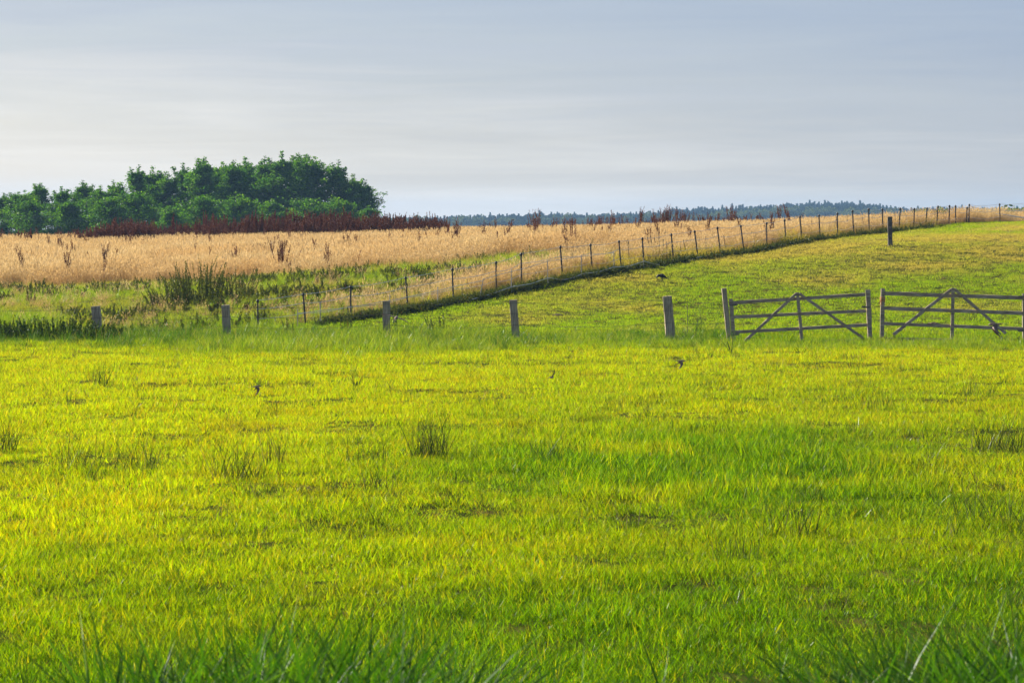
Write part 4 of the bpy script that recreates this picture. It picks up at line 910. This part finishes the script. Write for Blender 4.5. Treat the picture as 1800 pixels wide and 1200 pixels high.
# ------------------------------------------------------------------ molehills and birds
for (px, row, D, s, lab) in ((1641, 559, 82.5, .13, 'small dark molehill on the grass seen through the right gate'), (981, 557, 85, .12, 'small brown molehill on the paddock right of the fourth wooden post')):
    bm = bmesh.new(); bmesh.ops.create_icosphere(bm, subdivisions=4, radius=s); rr = random.Random(int(px))
    for v in bm.verts:
        q = v.co.normalized(); f = 1 + .22 * math.sin(9 * q.x + 3 * q.y) * math.cos(7 * q.y + 5 * q.z) + rr.uniform(-.06, .06); v.co = Vector((v.co.x * f * 1.35, v.co.y * f * 1.2, max(-.05, v.co.z * f * .5)))
    X = (px - CX) / FPX * D; o = obj('molehill', bm_mesh('molehill', bm, M_SOIL, True), None, (X, D, h1(X, D) + .01)); tag(o, lab, 'molehill', 'molehills on the grazed grass')

def loft(bm, rings, seg=12, mat=0):
    """rings: (centre, axis, ra, rb, up)"""
    R = []
    for c, d, ra, rb in rings:
        c = Vector(c); d = Vector(d).normalized(); s = d.cross(Vector((0, 0, 1))); s = s.normalized() if s.length > 1e-3 else Vector((0, 1, 0)); u = s.cross(d)
        R.append([bm.verts.new(c + s * math.cos(6.2832 * k / seg) * ra + u * math.sin(6.2832 * k / seg) * rb) for k in range(seg)])
    fs = []
    for a, b in zip(R[:-1], R[1:]):
        for k in range(seg): fs.append(bm.faces.new((a[k], a[(k + 1) % seg], b[(k + 1) % seg], b[k])))
    fs.append(bm.faces.new(R[0][::-1])); fs.append(bm.faces.new(R[-1]))
    for f in fs: f.material_index = mat; f.smooth = True
    return R
# crow: walks to the left, head down to the turf, tail out behind
bm = bmesh.new()
loft(bm, [((-.205, 0, .085), (-1, 0, -1.2), .004, .004), ((-.185, 0, .105), (-1, 0, -1.1), .011, .013), ((-.168, 0, .128), (-1, 0, -.9), .026, .028), ((-.15, 0, .150), (-1, 0, -.5), .036, .037), ((-.125, 0, .163), (-1, 0, -.2), .038, .040),
          ((-.095, 0, .165), (-1, 0, 0), .043, .046), ((-.05, 0, .165), (-1, 0, .1), .064, .064), ((.0, 0, .158), (-1, 0, .15), .074, .072), ((.05, 0, .142), (-1, 0, .3), .066, .060), ((.09, 0, .118), (-1, 0, .5), .05, .038), ((.13, 0, .094), (-1, 0, .6), .042, .020), ((.20, 0, .055), (-1, 0, .6), .046, .010), ((.235, 0, .035), (-1, 0, .6), .040, .005)], 14)
for s in (-1, 1):
    loft(bm, [((-.01, s * .03, .10), (0, 0, -1), .020, .024), ((.0, s * .03, .065), (.1, 0, -1), .009, .010), ((.012, s * .03, .02), (.1, 0, -1), .006, .006), ((.0, s * .03, -.01), (0, 0, -1), .006, .006)], 7)
    loft(bm, [((-.045, s * .03, .004), (-1, 0, 0), .004, .003), ((.0, s * .03, .006), (-1, 0, 0), .007, .006), ((.028, s * .03, .004), (-1, 0, 0), .003, .003)], 6)
    loft(bm, [((-.06, s * .066, .17), (-1, 0, .1), .012, .035), ((.0, s * .074, .163), (-1, 0, .2), .014, .046), ((.07, s * .062, .135), (-1, 0, .45), .012, .036), ((.14, s * .035, .095), (-1, 0, .6), .006, .014), ((.175, s * .025, .072), (-1, 0, .6), .002, .004)], 9)
X = (1164 - CX) / FPX * 94; cr = obj('crow', bm_mesh('crow', bm, M_CROW, True), None, (X, 94, h1(X, 94) + .05)); cr.rotation_euler = (0, 0, .15); tag(cr, 'black crow pecking at the paddock turf beside the electric fence', 'bird')

def swallow(px, row, D, yaw, pitch, roll, wl, wr, label, sc=1.0):
    """head towards local +X; wl and wr raise (+) or drop (-) the two wings, in degrees"""
    bm = bmesh.new()
    loft(bm, [((.088, 0, 0), (1, 0, -.1), .002, .002), ((.076, 0, .002), (1, 0, 0), .010, .009), ((.064, 0, .004), (1, 0, 0), .014, .014), ((.046, 0, .003), (1, 0, 0), .016, .016), ((.02, 0, 0), (1, 0, 0), .0195, .019), ((-.015, 0, -.001), (1, 0, 0), .018, .016), ((-.05, 0, .001), (1, 0, 0), .011, .009), ((-.075, 0, .003), (1, 0, 0), .009, .004), ((-.09, 0, .003), (1, 0, 0), .010, .0025)], 12)
    for f in bm.faces:
        f.material_index = 1 if f.calc_center_median().z < -.002 else 0
    for s in (-1, 1):   # forked tail
        loft(bm, [((-.082, s * .004, .003), (-1, s * .25, 0), .007, .002), ((-.115, s * .013, .003), (-1, s * .2, 0), .005, .0018), ((-.155, s * .022, .003), (-1, s * .2, 0), .0012, .001)], 6)
    for s, ang in ((1, wl), (-1, wr)):
        a = math.radians(ang); ca, sa = math.cos(a), math.sin(a)
        sec = [(0.012, .030, -.022, .005), (.035, .040, -.020, .0045), (.065, .044, -.012, .0035), (.10, .026, -.016, .0028), (.135, -.006, -.036, .002), (.165, -.046, -.056, .0012)]
        prev = None
        for y_, le, te, th in sec:
            ring = [bm.verts.new((q, s * (.008 + y_ * ca + zz * -sa * .0), .006 + y_ * sa + zz)) for q, zz in ((le, 0), ((le + te) / 2 + .006, th), (te, 0), ((le + te) / 2 + .006, -th))]
            if prev:
                for k in range(4):
                    f = bm.faces.new((prev[k], prev[(k + 1) % 4], ring[(k + 1) % 4], ring[k])); f.smooth = True; f.material_index = 0
            else: bm.faces.new(ring)
            prev = ring
        bm.faces.new(prev[::-1])
    bmesh.ops.recalc_face_normals(bm, faces=bm.faces)
    me = bm_mesh('swallow', bm, M_SWALLOW_DARK, True); me.materials.append(M_SWALLOW_PALE)
    o = obj('swallow', me, None, at(px, row, D)); o.rotation_euler = (math.radians(roll), math.radians(-pitch), math.radians(yaw)); o.scale = (sc,) * 3; tag(o, label, 'bird', 'swallows flying low over the meadow')
swallow(451, 679, 50, 20, 6, 0, -35, -68, 'swallow with dropped wings skimming the bright grass left of the leaf tufts')
swallow(969, 663, 50, 62, 0, 0, -22, 60, 'swallow seen end-on with one long wing spread, low over the middle of the meadow')
swallow(1196, 634.5, 50, 15, -4, 0, -30, -62, 'swallow with one wing swept down, flying before the last wire post')
swallow(696, 559, 35, 82, 10, 14, 2, -4, 'larger nearer swallow gliding past the third wooden post')
swallow(1750, 570, 35, 175, -4, 0, -50, -80, 'larger nearer swallow with wings down before the right gate')

# ------------------------------------------------------------------ haze
m, t = mat_new('haze_air'); v = N(t, 'ShaderNodeVolumePrincipled'); v.inputs['Color'].default_value = (0.36, 0.62, 1.0, 1); v.inputs['Density'].default_value = 0.00019; v.inputs['Anisotropy'].default_value = 0.0
o = N(t, 'ShaderNodeOutputMaterial'); t.links.new(v.outputs[0], o.inputs['Volume'])
bm = bmesh.new(); bmesh.ops.create_cube(bm, size=1)
hz = obj('haze', bm_mesh('haze', bm, m)); X1 = float(np.abs(gx).max()) + 50; Y0, Y1 = float(gy.min()) - 50, float(gy.max()) + 50; Z0, Z1 = float(gz.min()) - 1.0, 22.0
hz.scale = (2 * X1, Y1 - Y0, Z1 - Z0); hz.location = (0, (Y0 + Y1) / 2, (Z0 + Z1) / 2); tag(hz, kind='stuff')
